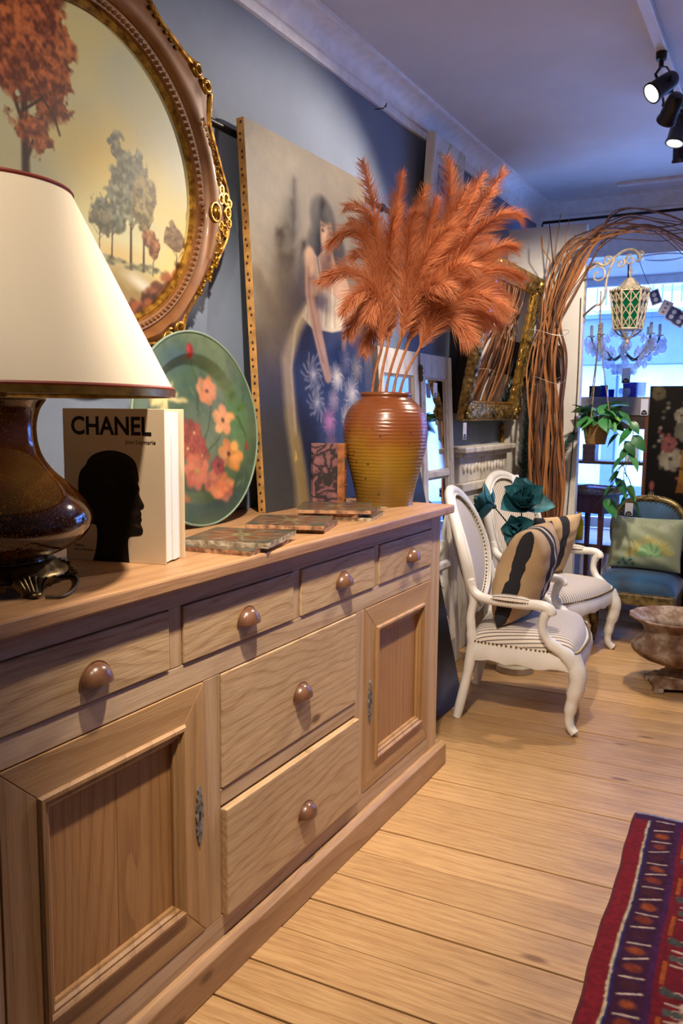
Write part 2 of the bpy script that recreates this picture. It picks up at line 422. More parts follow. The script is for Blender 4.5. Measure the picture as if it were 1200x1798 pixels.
# the street outside
YS = 12.0
pav_m = plain('street_paving', '#c9cdd4', .8, var=.1, nscale=2)
struct(MB().bb((-9, YG+.2, -.35), (14, YS+4, -.25)).build('street', pav_m))
fac_m = plain('facade_white', '#a8adb8', .7, var=.04, nscale=2); shop_m = plain('shopfront_blue', '#24396a', .5, var=.06)
dglass_m = plain('shop_glass', '#7f8da4', .1, var=.2, nscale=1.2); rail_m = plain('balcony_rail', '#37425c', .5)
bd = thing('opposite_building', 'white building with a blue shopfront across the street', 'building', (0, YS, -.25))
def fz(py): return float(aty(1110, py, YS)[2])
m = MB().bb((-8, YS, fz(558)), (12, YS+1, 9)); m.build('wall', fac_m, bd, w=True)
MB().bb((-8, YS-.12, fz(640)), (12, YS+1, fz(558))).build('fascia', shop_m, bd, w=True)
MB().bb((-8, YS-.18, fz(560)), (12, YS, fz(552))).build('fascia_moulding', shop_m, bd, w=True)
MB().bb((-8, YS, -.25), (12, YS+1, .3)).build('stall_riser', shop_m, bd, w=True)
for i in range(9):
    x = -7+i*1.55
    MB().bb((x, YS-.06, .3), (x+.16, YS+.3, fz(640))).build('pilaster', shop_m, bd, w=True)
    f = MB().bb((x+.16, YS+.1, .3), (x+1.55, YS+.14, fz(640))).build('shop_window', dglass_m, bd, w=True)
    MB().bb((x+.2, YS-.02, fz(560)+.35), (x+1.2, YS+.02, fz(560)+2.1)).build('window', dglass_m, bd, w=True)
m = MB()
for i in range(26): m.bb((-2.4+i*.115, YS-.55, fz(545)), (-2.38+i*.115, YS-.53, fz(500)))
m.bb((-2.4, YS-.56, fz(502)), (.6, YS-.52, fz(497))).build('balcony_railing', rail_m, bd, w=True)
MB().bb((-2.45, YS-.6, fz(552)), (.65, YS, fz(544))).build('balcony_slab', fac_m, bd, w=True)

# picture rail rod on the wall
blk_m = plain('black_iron', '#16171a', .45, metal=.3, var=.1)
t = thing('picture_rail', 'black iron picture rail running along the blue wall', 'rail', (WX+.02, 0, 2.142))
MB().tube([(WX+.009, -.8, 2.142), (WX+.009, 5.0, 2.142)], .0085, 10).build('rod', blk_m, t, w=True, smooth=True)
for y in (-.5, .7, 1.9, 3.3, 4.6): MB().bb((WX-.002, y-.012, 2.128), (WX+.016, y+.012, 2.156)).build('bracket', blk_m, t, w=True)
# curtain rod of the bay
p0, p1 = aty(948, 388, 5.5), aty(1200, 371, 5.5)
t = thing('curtain_rod', 'thin black curtain rod under the cornice above the window', 'rod', p0)
zr = float(p0[2])-.012
MB().tube([(p0[0], YB, zr-.05), (p0[0], 5.56, zr-.02), (p0[0]+.02, 5.51, zr), (1.6, 5.5, zr)], .009, 8).build('rod', blk_m, t, w=True, smooth=True)
for x in (-.35, .8): MB().tube([(x, 5.5, zr), (x, YB+.005, zr)], .006, 6).build('bracket', blk_m, t, w=True)
MB().tube([(1.6, 5.5, zr), (1.6, YB+.005, zr)], .008, 6).build('end_bracket', blk_m, t, w=True)
# hook on the cornice
h0 = atx(676, 186, WX+.05)
hk = MB().tube([(WX+.012, h0[1]-.01, h0[2]-.01), (WX+.05, h0[1]-.01, h0[2]-.012), (WX+.058, h0[1], h0[2]+.006), (WX+.05, h0[1]+.014, h0[2]+.014), (WX+.044, h0[1]+.022, h0[2]+.002)], .0022, 6).build('wire_hook', blk_m, smooth=True)
tag(hk, 'small bent wire hook hanging on the white cornice', 'hook')

# ---- track and spotlights
def aim(o, src, dst):
    d = Vector(dst)-Vector(src); o.rotation_euler = d.to_track_quat('-Z', 'Y').to_euler()
track_m = plain('track_white', '#e9e9ec', .4, var=.02)
black_m = plain('spot_black', '#131316', .35, var=.1)
k = N('spot_lens'); k.set(Roughness=.2); k.b.inputs['Emission Color'].default_value = (1, .93, .8, 1); k.b.inputs['Emission Strength'].default_value = 25; lens_m = k.m
tk = MB().bb((-.545, YF+.3, ZC-.03), (-.505, 5.2, ZC)).build('light_track', track_m, bevel=.003); tag(tk, 'white ceiling track carrying the black spotlights', 'light track')
def spot(pos, dst, watts, cone, blend, label, off=None):
    t = thing(off+'_spotlight_offscreen' if off else 'spotlight', label, 'spotlight', pos, group='black track spotlights')
    P = Vector(pos); d = (Vector(dst)-P).normalized()
    top = Vector((pos[0], pos[1]-.01, ZC-.028))
    MB().lathe([(.018, -.03), (.02, -.015), (.02, .004)], 14, tuple(top)).build('adapter', black_m, t, w=True, smooth=40)
    MB().tube([top, top+(P-top)*.45], .009, 8).build('stem', black_m, t, w=True, smooth=40)
    side = d.cross(Vector((0, 0, 1))).normalized(); kn = top+(P-top)*.42
    for s in (-1, 1):
        MB().tube([kn, kn+side*s*.035+(P-kn)*.2, P+side*s*.041-d*.03+(kn-P)*.1, P+side*s*.041-d*.02], .006, 6, flat=.5).build('yoke_arm', black_m, t, w=True, smooth=40)
    Mx = d.to_track_quat('Z', 'Y').to_matrix()
    def cyl(prof, n=20):
        m = MB().lathe(prof, n); m.v = [tuple(P+Mx @ Vector(v)) for v in m.v]; return m
    cyl([(.0, -.075), (.022, -.072), (.03, -.06), (.034, -.03), (.036, .03), (.04, .036), (.04, .045), (.034, .045), (.033, .02)], 22).build('can', black_m, t, w=True, smooth=40)
    cyl([(.0, .022), (.032, .022), (.032, .026), (0, .026)]).build(off+'_lens_offscreen' if off else 'lens', lens_m, t, w=True)
    ld = bpy.data.lights.new('lamp_beam', 'SPOT'); ld.energy = watts*1.0; ld.color = WARM; ld.spot_size = math.radians(cone); ld.spot_blend = blend; ld.shadow_soft_size = .035
    lo = bpy.data.objects.new(off+'_beam_offscreen' if off else 'lamp_beam', ld); COL.objects.link(lo); lo.location = P+d*.05; aim(lo, lo.location, dst)
    lo.parent = t; lo.matrix_parent_inverse = wm(t).inverted()
    return t
SL = ['black track spotlight glaring towards the tall canvas', 'black track spotlight aimed at the striped armchairs', 'black track spotlight aimed down at the floorboards', 'black track spotlight aimed at the blue velvet chair',
      'black track spotlight aimed at the oval landscape', 'black track spotlight aimed at the feather plumes', ]
for a, l, off in zip(SPOTS, SL, (None, None, None, None, 'landscape', 'plume')): spot(*a, l, off)

# ================================================================== sideboard
pine_y = wood('pine_y', '#d8bb98', '#a98762', 'Y', rings=10, tilt=5, rough=.5)
pine_top = wood('pine_top', '#c59a70', '#9c724b', 'Y', rings=5, tilt=3, fine=.5, rough=.45)
pine_z = wood('pine_z', '#d2b28c', '#a98358', 'Z', rings=9, tilt=4, rough=.5, knots=False)
pine_panel = wood('pine_panel', '#b98a56', '#8f6338', 'Z', rings=15, ax=.12, vary=.05, tilt=5, rough=.5, knots=False)
pine_drawer = wood('pine_drawer', '#dabb90', '#a07a50', 'Y', rings=17, tilt=24, fine=.45, ax=.30, rough=.5)
XFc = -1.078
sb = thing('sideboard', 'long stripped pine sideboard with drawers and panelled doors', 'sideboard', (-1.33, 1.76, 0))
def bd_(name, a, b, mt, bevel=.002, **kw): return MB().bb(a, b).build(name, mt, sb, w=True, bevel=bevel, **kw)
bd_('top', (-1.59, .74, .932), (-1.045, 2.795, .962), pine_top, .005)
for y in (.772, 2.722): bd_('side_panel', (-1.585, y, .02), (-1.10, y+.022, .932), pine_z)
bd_('back_panel', (-1.585, .79, .02), (-1.575, 2.72, .932), pine_z)
bd_('bottom_panel', (-1.575, .79, .10), (-1.11, 2.72, .115), pine_y)
bd_('stile', (-1.10, .77, .0), (XFc, .857, .932), pine_z); bd_('stile', (-1.10, 2.659, .0), (XFc, 2.745, .932), pine_z)
bd_('rail', (-1.10, .857, .889), (XFc, 2.659, .932), pine_y)
bd_('rail', (-1.10, .857, .711), (XFc, 2.659, .764), pine_y)
bd_('rail', (-1.10, .857, .09), (XFc, 2.659, .143), pine_y)
bd_('rail', (-1.10, 1.447, .404), (XFc, 2.100, .443), pine_y)
for a, b in ((1.278, 1.318), (1.753, 1.785), (2.209, 2.242)): bd_('divider', (-1.10, a, .764), (XFc, b, .889), pine_z)
for a, b in ((1.388, 1.447), (2.100, 2.152)): bd_('stile', (-1.10, a, .143), (XFc, b, .711), pine_z)
m = MB(); pr = [(-1.59, 0), (-1.054, 0), (-1.054, .078), (-1.066, .09), (-1.59, .09)]
m.prism([(p[0], p[1]) for p in pr], lambda x, z: (x, .752, z), lambda x, z: (x, 2.79, z)); m.f = [f[::-1] for f in m.f]
m.build('plinth', wood('pine_plinth', '#bd9870', '#906b45', 'Y', rings=8, tilt=3), sb, w=True, bevel=.002)
pull_m = plain('pull_brown_glaze', '#7d573f', .3, var=.25, nscale=25, coat=.2, c2='#573625')
def cup_pull(parent, y, z, x):
    m = MB()
    m.grid(lambda u, v: (x+.028*math.sin(v*PI/2), y-math.cos(u*PI)*.036*math.cos(v*PI/2)**.8, z-.014+.036*math.sin(u*PI)*math.cos(v*PI/2)**.8), 17, 9)
    m.grid(lambda u, v: (x+.027*math.sin(v*PI/2)*.98, y-(1-2*u)*.035*math.cos(v*PI/2)**.8, z-.0125), 9, 9)
    k = m.build('cup_pull', pull_m, parent, w=True, smooth=60)
    a = [(math.cos(i*PI/14), math.sin(i*PI/14)) for i in range(15)]
    q = MB().prism([(y+.040*c, z-.016+.041*s_) for c, s_ in a], lambda p, r: (x-.0005, p, r), lambda p, r: (x+.003, p, r)); q.build('flange', pull_m, k, w=True, smooth=30)
def drawer(y0, y1, z0, z1, py, pz, proud=.004):
    x = XFc+proud
    d = bd_('drawer', (-1.16, y0+.002, z0+.002), (x, y1-.002, z1-.002), pine_drawer, .003)
    cup_pull(d, py, pz, x); return d
drawer(.857, 1.278, .764, .889, 1.071, .815); drawer(1.318, 1.753, .764, .889, 1.546, .819)
drawer(1.785, 2.209, .764, .889, 2.008, .824); drawer(2.242, 2.659, .764, .889, 2.482, .823)
drawer(1.447, 2.100, .443, .711, 1.789, .570, .003); drawer(1.447, 2.100, .143, .400, 1.795, .250, .016)
esc_m = plain('escutcheon_grey_metal', '#9b9da0', .5, metal=.55, var=.3, nscale=60, bump=.3)
def door(y0, y1, z0, z1, iy0, iy1, iz0, iz1, ky, nb):
    x0, x1 = -1.10, XFc+.002; c = .002
    t = bpy.data.objects.new('door', None); COL.objects.link(t); t.parent = sb; t.empty_display_size = .05
    t.location = (-1.09+1.33, (y0+y1)/2-1.76, z0)
    y0 += c; y1 -= c; z0 += c; z1 -= c
    def quad(name, pts, mt):
        MB().prism(pts, lambda y, z: (x0, y, z), lambda y, z: (x1, y, z)).build(name, mt, t, w=True, bevel=.0012)
    g = .0006
    quad('rail', [(y0+g, z1), (iy0+g, iz1), (iy1-g, iz1), (y1-g, z1)], wood_door_y)
    quad('rail', [(y0+g, z0), (y1-g, z0), (iy1-g, iz0), (iy0+g, iz0)], wood_door_y)
    quad('stile', [(y0, z0+g), (iy0, iz0+g), (iy0, iz1-g), (y0, z1-g)], wood_door_z)
    quad('stile', [(y1, z0+g), (y1, z1-g), (iy1, iz1-g), (iy1, iz0+g)], wood_door_z)
    # bolection moulding ring
    pf = [(-.004, x1-.004), (-.004, x1+.003), (.000, x1+.008), (.006, x1+.009), (.010, x1+.005), (.012, x1+.002), (.017, x1+.002), (.021, x1-.004), (.026, x1-.006), (.027, x1-.016)]
    vs = []; n = len(pf)
    for (cy, cz, sy, sz) in ((iy0, iz0, 1, 1), (iy1, iz0, -1, 1), (iy1, iz1, -1, -1), (iy0, iz1, 1, -1)):
        for o, x in pf: vs.append((x, cy+sy*o, cz+sz*o))
    fs = [(k*n+j, k*n+j+1, ((k+1) % 4)*n+j+1, ((k+1) % 4)*n+j) for k in range(4) for j in range(n-1)]
    MB().add(vs, [f[::-1] for f in fs]).build('moulding', mould_m, t, w=True, smooth=25)
    a, b = iy0+.024, iy1-.024; cuts = [a+(b-a)*q for q in nb]
    for k in range(len(cuts)-1):
        MB().bb((x0-.002, cuts[k]+.0004, iz0+.02), (x1-.014, cuts[k+1]-.0004, iz1-.02)).build('panel_board', pine_panel, t, w=True, bevel=.001)
    # keyhole plate
    half = [(.0, .068), (.003, .064), (.006, .060), (.003, .054), (.005, .047), (.010, .042), (.006, .034), (.010, .026), (.013, .018), (.009, .010), (.014, .003), (.012, -.008), (.009, -.014), (.013, -.024), (.008, -.031), (.011, -.040), (.006, -.046), (.007, -.054), (.003, -.060), (.002, -.068)]
    poly = [(ky+w_, .418+h) for w_, h in half]+[(ky-w_*.92, .418+h) for w_, h in half[::-1] if w_ > 0]
    e = MB().prism(poly[::-1], lambda y, z: (x1-.0005, y, z), lambda y, z: (x1+.003, y, z)).build('escutcheon', esc_m, t, w=True, smooth=20, label='pierced grey metal keyhole plate')
    kh = [(ky+.0035*math.cos(a_), .424+.0045*math.sin(a_)) for a_ in np.linspace(-.6, PI+.6, 12)]+[(ky-.0035, .408), (ky+.0035, .408)]
    MB().prism(kh, lambda y, z: (x1+.0024, y, z), lambda y, z: (x1+.0034, y, z)).build('keyhole', black_m, e, w=True)
wood_door_y = wood('pine_door_y', '#c59d6c', '#9f7748', 'Y', rings=7, tilt=3, rough=.5, knots=False)
wood_door_z = wood('pine_door_z', '#c59d6c', '#9f7748', 'Z', rings=7, tilt=3, rough=.5, knots=False)
mould_m = wood('pine_mould', '#bd9464', '#8f683f', 'Z', rings=5, tilt=1, rough=.45, knots=False)
door(.857, 1.388, .143, .711, .938, 1.316, .222, .634, 1.366, [0, .52, 1])
door(2.152, 2.659, .143, .711, 2.230, 2.596, .222, .638, 2.192, [0, .5, 1])
# ================================================================== table lamp
ZT = .962
LA = np.array([-1.268, 1.03, ZT])
lp = thing('table_lamp', 'amber glazed table lamp with a cream cone shade', 'lamp', LA)
k = N('amber_glaze'); k.set(Roughness=.09); k.b.inputs['Coat Weight'].default_value = .6
tc = k.n('ShaderNodeTexCoord'); sx = k.n('ShaderNodeSeparateXYZ'); k.l(tc.outputs['Object'], sx.inputs[0])
no = k.n('ShaderNodeTexNoise', i_Scale=9., i_Detail=4.); k.l(tc.outputs['Object'], no.inputs['Vector'])
ad = k.n('ShaderNodeMath', operation='MULTIPLY_ADD'); ad.inputs[1].default_value = .09; k.l(no.outputs[0], ad.inputs[0]); k.l(sx.outputs['Z'], ad.inputs[2])
mr = k.n('ShaderNodeMapRange'); mr.inputs['From Min'].default_value = -.12; mr.inputs['From Max'].default_value = .24; k.l(ad.outputs[0], mr.inputs['Value'])
rp = k.ramp(mr.outputs[0], [(0, lin('#7a4312')), (.10, lin('#3a1507')), (.34, lin('#260c06')), (.46, lin('#5a2b09')), (.54, lin('#8d5214')), (.72, lin('#74400f')), (.86, lin('#3c1c0a')), (1, lin('#2c1408'))])
sp = k.n('ShaderNodeTexNoise', i_Scale=480., i_Detail=1.); k.l(tc.outputs['Object'], sp.inputs['Vector'])
sr = k.ramp(sp.outputs[0], [(.60, (0, 0, 0, 1)), (.70, (.8, .8, .8, 1))])
k.l(k.mixrgb(sr.outputs[0], rp.outputs[0], lin('#c98a33')), k.b.inputs['Base Color'])
k.bump(no.outputs[0], .08, .01)
bpf = [(.0, .028), (.085, .028), (.092, .034), (.094, .042), (.088, .050), (.092, .056), (.118, .066), (.148, .084), (.166, .106), (.171, .122), (.168, .138), (.155, .160), (.132, .184), (.106, .208), (.088, .232), (.079, .256), (.076, .28), (.077, .30), (.083, .322), (.092, .336), (.094, .340), (.088, .343), (.07, .34), (.03, .338), (0, .338)]
bp2 = [tuple(p) for p in spline(bpf, 3)]
MB().lathe(bp2, 48, tuple(LA)).build('body', k.m, lp, w=True, smooth=60)
bronze_m = plain('antique_bronze', '#7d6a45', .35, metal=.85, var=.4, nscale=40, bump=.15, c2='#3a2f1e')
base = MB(); base.lathe([(0, .022), (.118, .022), (.124, .026), (.122, .032), (.112, .036), (.104, .046), (.098, .050), (0, .050)], 48, tuple(LA), mod=lambda a, z: 1+.012*math.cos(24*a) if .03 < z < .045 else 1.)
bs = base.build('base', bronze_m, lp, w=True, smooth=50)
for q in range(4):
    a0 = math.radians(-16+90*q); d = np.array([math.cos(a0), math.sin(a0), 0]); s = np.array([-d[1], d[0], 0])
    f = MB()
    for j in range(-3, 4):   # acanthus ribs fanning to the toe
        f.tube([LA+d*(.118+.004*abs(j))+s*j*.011*1.0+np.array([0, 0, .034-.002*abs(j)]), LA+d*.130+s*j*.008+np.array([0, 0, .020]), LA+d*(.142-.002*abs(j))+s*j*.005+np.array([0, 0, .006])], [.006, .0055, .0045], 6)
    f.ball(tuple(LA+d*.144+np.array([0, 0, .006])), (.014, .014, .006), 10, 6)
    for sg in (-1, 1):
        c = LA+d*.116+s*sg*.046+np.array([0, 0, .018])
        f.tube([LA+d*.132+s*sg*.014+np.array([0, 0, .016]), LA+d*.122+s*sg*.032+np.array([0, 0, .022])]+[c+s*sg*.009*(1-i/14.)*math.cos(i*.62)+np.array([0, 0, .009*(1-i/14.)*math.sin(i*.62+.9)]) for i in range(10)], .0038, 6)
    f.build('foot', bronze_m, lp, w=True, smooth=60)
stem_m = wood('lamp_stem_wood', '#6b431f', '#3c2210', 'Z', rough=.4, knots=False)
MB().bb(LA+[-.02, -.02, .335], LA+[.02, .02, .43]).build('stem', stem_m, lp, w=True, bevel=.003)
brass_m = plain('brass', '#b08d4a', .28, metal=.9, var=.2, nscale=30)
MB().tube([LA+[0, 0, .43], LA+[0, 0, .52]], .014, 12).build('socket', brass_m, lp, w=True, smooth=40)
MB().ball(tuple(LA+[0, 0, .55]), (.028, .028, .04), 14, 9).build('bulb', plain('bulb_glass', '#f0ece2', .15), lp, w=True, smooth=True)
z0, z1, r0, r1 = .352, .700, .322, .148
k = N('shade_cream'); k.set(Roughness=.7); k.b.inputs['Base Color'].default_value = lin('#f0e6cc')
k.b.inputs['Subsurface Weight'].default_value = 0.0
tl = k.n('ShaderNodeBsdfTranslucent'); tl.inputs[0].default_value = lin('#f2dfb0'); mx = k.n('ShaderNodeMixShader'); mx.inputs[0].default_value = .25
k.l(k.b.outputs[0], mx.inputs[1]); k.l(tl.outputs[0], mx.inputs[2]); k.l(mx.outputs[0], k.out.inputs[0]); shade_m = k.m
m = MB().lathe([(r0, z0+.004), (r1, z1), (r1-.002, z1), (r0-.002, z0+.004)], 72, tuple(LA), cap=False)
sh = m.build('shade', shade_m, lp, w=True, smooth=40)
gilt_trim = plain('shade_trim_gold', '#b58a3e', .3, metal=.8, var=.2, nscale=40); red_m = plain('shade_trim_red', '#8e3a2e', .5)
MB().lathe([(r0-.004, z0-.006), (r0+.002, z0-.006), (r0+.003, z0+.006), (r0-.004, z0+.006)], 72, tuple(LA), cap=False).build('gold_band', gilt_trim, sh, w=True, smooth=40)
def ringtube(r, z, t): return MB().grid(lambda u, v: (LA[0]+(r+t*math.cos(2*PI*v))*math.cos(2*PI*u), LA[1]+(r+t*math.cos(2*PI*v))*math.sin(2*PI*u), LA[2]+z+t*math.sin(2*PI*v)), 72, 6, True, True)
ringtube(r0-.002, z0+.009, .0035).build('red_piping', red_m, sh, w=True, smooth=True)
ringtube(r1, z1, .004).build('red_piping', red_m, sh, w=True, smooth=True)
for q in range(3):
    a = q*2*PI/3; MB().tube([LA+[.012*math.cos(a), .012*math.sin(a), .62], LA+[r1*math.cos(a)*.99, r1*math.sin(a)*.99, z1-.004]], .002, 6).build('spider_arm', brass_m, lp, w=True)
MB().tube([LA+[0, 0, .52], LA+[0, 0, .63]], .004, 6).build('harp_rod', brass_m, lp, w=True)
cord = [atz(px, py, ZT+.004) for px, py in ((70, 1018), (108, 1012), (130, 1012), (137, 1020), (128, 1036), (108, 1047), (80, 1048))]
MB().tube(spline(cord, 6), .0032, 8).build('cord', plain('cord_brown', '#4a3a25', .5), lp, w=True, smooth=True)

# ================================================================== standing art book
BL, BR = atz(120, 985, ZT), atz(297, 996, ZT)
BL = np.array([-1.372, 1.300, ZT]); BR = np.array([-1.142, 1.352, ZT])
W_ = float(np.linalg.norm(BR-BL)); ang = math.atan2(BR[1]-BL[1], BR[0]-BL[0]); HB = .325; TB = .060
bk = thing('art_book', 'tall cream CHANEL art book with a dark sculpted head on its cover', 'book', BL, ang)
# local: x along the cover to the fore-edge, -y out of the cover, z up
cov_m = plain('book_cover_cream', '#d9c4a3', .45, var=.04, nscale=6, coat=.15); page_m = N('book_pages'); page_m.set(Roughness=.7)
wv = page_m.n('ShaderNodeTexWave', bands_direction='Y', i_Scale=220., i_Distortion=1.); page_m.l(page_m.coord(rand=False), wv.inputs['Vector'])
page_m.l(page_m.ramp(wv.outputs['Fac'], [(0, lin('#cfccc6')), (.4, lin('#f1efec'))]).outputs[0], page_m.b.inputs['Base Color']); page_m = page_m.m
MB().bb((0, -.003, 0), (W_, 0, HB)).build('front_cover', cov_m, bk, bevel=.001)
def leafblock(y0, y1, fan0, fan1, w): return MB().prism([(.004, y0), (w, y0+fan0), (w, y1+fan1), (.004, y1)], lambda x, y: (x, y, .004), lambda x, y: (x, y, HB-.006))
for j, (a, b, f0, f1, w) in enumerate(((.001, .012, .003, .006, W_-.004), (.0122, .024, .008, .013, W_-.007), (.0242, .036, .016, .022, W_-.005), (.0362, .047, .025, .030, W_-.008))):
    leafblock(a, b, f0, f1, w).build('page_block', page_m, bk, bevel=.0006)
MB().prism([(0, .0475), (W_, .084), (W_, .087), (0, .0505)], lambda x, y: (x, y, 0), lambda x, y: (x, y, HB)).build('back_cover', cov_m, bk, bevel=.0008)
MB().bb((-.003, -.003, 0), (.0, .0505, HB)).build('spine', cov_m, bk, bevel=.001)
ink_m = plain('ink_black', '#141110', .4, var=.1)
def lettering(txt, size, x, z, bold, parent, mt, name='lettering', sx=1., align='LEFT', depth=-.0032):
    me = text_mesh(txt, size, bold, align); o = put(name, me, None, parent); me.materials.clear(); me.materials.append(mt)
    o.location = (x, depth, z); o.rotation_euler = (PI/2, 0, 0); o.scale = (sx, 1, 1); return o
L1 = lettering('CHANEL', .053, .016, HB-.054, .0013, bk, ink_m); 
dg = bpy.context.evaluated_depsgraph_get(); wdt = L1.dimensions.x or .19; L1.scale = (.190/ max(.01, max(v.co.x for v in L1.data.vertices)), 1, 1)
lettering('Jean Leymarie', .0125, W_-.020, HB-.073, 0, bk, ink_m, align='RIGHT')
lettering('Editions', .0075, .018, .030, 0, bk, ink_m); lettering('de La Martinière', .0075, .018, .021, 0, bk, ink_m)
# sculpted head in profile, printed on the cover (outline in cover fractions)
hd = [(.26, 0), (.29, .06), (.31, .15), (.305, .235), (.25, .25), (.235, .30), (.175, .335), (.145, .40), (.13, .47), (.135, .545), (.165, .60), (.21, .63), (.235, .665), (.29, .70), (.37, .722), (.47, .732), (.57, .722), (.66, .695), (.715, .655), (.735, .60), (.745, .545), (.735, .52), (.750, .49), (.745, .455), (.765, .42), (.790, .385), (.785, .362), (.755, .352), (.765, .325), (.760, .305), (.768, .285), (.755, .262), (.775, .225), (.770, .195), (.735, .182), (.680, .178), (.635, .165), (.625, .12), (.630, .05), (.635, 0)]
hp = [tuple(p) for p in spline(hd, 3)]
pc = PC(150, 210, (30, 24, 18))
pc.blob(.46, .80, .16, .08, (52, 43, 31), soft=1., alpha=.8); pc.stroke([(.28, .66), (.42, .70), (.58, .72), (.70, .64), (.74, .55)], .018, (44, 36, 26), soft=1.)
for q in range(9): pc.stroke([(.26+q*.05, .69+.02*math.sin(q)), (.36+q*.045, .83-.02*abs(q-4)), (.52+q*.025, .76-.02*q)], .006, (40, 33, 24), soft=1., alpha=.7)
pc.stroke([(.70, .60), (.73, .54), (.70, .50)], .014, (64, 52, 34), soft=1.); pc.blob(.70, .50, .06, .02, (8, 6, 5), soft=1.); pc.blob(.46, .53, .05, .03, (58, 46, 31), soft=1., alpha=.7)
pc.stroke([(.745, .46), (.775, .40)], .014, (78, 62, 36), soft=1.); pc.blob(.70, .33, .04, .03, (50, 40, 26), soft=1.); pc.stroke([(.72, .305), (.765, .303)], .006, (6, 5, 4), soft=1.); pc.stroke([(.71, .25), (.765, .24)], .015, (80, 62, 34), soft=1., alpha=.8)
pc.stroke([(.40, .42), (.38, .28), (.42, .02)], .03, (34, 27, 20), soft=1.)
xs = np.array([p[0] for p in hp]); zs = np.array([p[1] for p in hp])
# fan rows: head filled by horizontal spans so that colours can vary inside
rows = []
for zz in np.linspace(.001, .7305, 150):
    xc = []
    for i in range(len(hp)):
        (xa, za), (xb, zb) = hp[i], hp[(i+1) % len(hp)]
        if (za > zz) != (zb > zz): xc.append(xa+(xb-xa)*(zz-za)/(zb-za))
    if len(xc) >= 2: rows.append((min(xc), max(xc), zz))
P = np.array([[(W_*(a+(b-a)*t), -.0034, HB*zz) for t in np.linspace(0, 1, 40)] for a, b, zz in rows])
me = grid_mesh('head_print', P, pc.sample(P[..., 0]/W_, P[..., 2]/HB))
put('head_print', me, painted('print_ink', .4), bk)

# ================================================================== painted plate
TILT = math.radians(12)
pl_c = np.array([-1.462, 1.872, ZT])
plate = thing('painted_plate', 'round green plate painted with poppies leaning on the wall', 'plate', pl_c)
PR = .268
pc = PC(260, 260, (88, 112, 88))
nz = pc.noise(4, 3, 3); pc.mix(np.clip((nz-.4)*2.4, 0, 1)*.7, (122, 144, 120)); pc.mix(np.clip((.52-nz)*3, 0, 1)*.7, (58, 92, 72))
pc.blob(.20, .72, .3, .25, (112, 138, 132), soft=1., alpha=.7); pc.blob(.6, .12, .45, .22, (48, 66, 48), soft=1., alpha=.85); pc.blob(.35, .87, .22, .12, (66, 96, 118), soft=1., alpha=.7); pc.blob(.85, .55, .12, .3, (70, 130, 92), soft=1., alpha=.6)
def stem(*p): pc.stroke(list(p), .006, (52, 74, 40), soft=.8, alpha=.9)
stem((.5, .86), (.56, .74), (.54, .6)); stem((.66, .62), (.62, .5), (.56, .42)); stem((.78, .55), (.70, .44), (.6, .38)); stem((.9, .45), (.86, .56), (.78, .6)); stem((.9, .68), (.86, .6)); stem((.62, .2), (.64, .08)); stem((.72, .22), (.76, .1)); stem((.55, .2), (.52, .06))
for q in range(26):
    u, v = .25+.6*rng.random(), .12+.65*rng.random(); a = rng.random()*6
    pc.blob(u, v, .045, .012, mixc((70, 98, 60), (120, 150, 100), rng.random()), ang=a, soft=.6, alpha=.7)
for q in range(40):   # pale creamy blossom with loose petals
    a = rng.random()*6.3; r = rng.random()*.11; pc.blob(.30+r*math.cos(a)*1.3, .66+r*math.sin(a), .05, .018, mixc((214, 205, 140), (236, 228, 180), rng.random()), ang=a, soft=.6, alpha=.8)
pc.blob(.47, .90, .030, .048, (140, 40, 36), ang=.2, soft=.3); pc.blob(.46, .91, .012, .03, (186, 70, 60), ang=.2, soft=.7)
O1, O2, O3 = (212, 156, 112), (188, 116, 86), (130, 66, 56)
pc.flower(.63, .70, .085, O1, (214, 140, 92), 7, .4, .75, (96, 62, 60)); pc.flower(.75, .545, .085, (230, 176, 120), O1, 5, .2, 1., (70, 60, 40)); pc.flower(.78, .36, .085, (222, 170, 104), (180, 120, 70), 6, .8, 1., (64, 42, 40))
for q, (u, v) in enumerate(((.46, .50), (.52, .43), (.44, .40), (.55, .36), (.50, .48), (.40, .46))): pc.flower(u, v, .062, (160, 94, 70), O3, 6, q, .9, (216, 190, 120))
pc.flower(.50, .28, .10, (198, 130, 98), (176, 100, 78), 7, .3, .9, (168, 168, 80)); pc.flower(.66, .20, .095, (202, 134, 98), (176, 102, 78), 8, .1, .95, (190, 110, 80)); pc.flower(.68, .30, .06, (160, 84, 66), (132, 62, 50), 5, .5, .8)
pc.blob(.90, .40, .018, .026, (160, 70, 60), soft=.4); pc.blob(.885, .62, .024, .03, (84, 120, 60), soft=.4); pc.blob(.36, .15, .05, .03, (140, 96, 66), soft=.5)
pc.mix(np.clip((pc.noise(22, 3, 17)-.5)*3, 0, 1)*.28, (52, 66, 50)); pc.blur(2); nr, na = 70, 180; Pp = np.zeros((nr, na, 3)); uu = np.zeros((nr, na)); vv = np.zeros((nr, na))
for i in range(nr):
    r = i/(nr-1)
    d = -.022 if r < .66 else (-.022+.020*((r-.66)/.12)**1.0 if r < .78 else -.002+.004*((r-.78)/.22))
    for j in range(na):
        a = 2*PI*j/na; y, z = r*PR*1.03*math.cos(a), r*PR*math.sin(a)+PR
        Pp[i, j] = (d*math.cos(TILT)+.028-z*math.sin(TILT)*.40, y, z*math.cos(TILT*.4)+.004); uu[i, j] = .5+.5*r*math.cos(a); vv[i, j] = .5+.5*r*math.sin(a)
colr = pc.sample(uu, vv)*np.array([.84, .73, .62])
me = grid_mesh('painted_face', Pp, colr, closed_u=True, flip=True); put('painted_face', me, painted('plate_glaze', .3, coat=.2), plate)
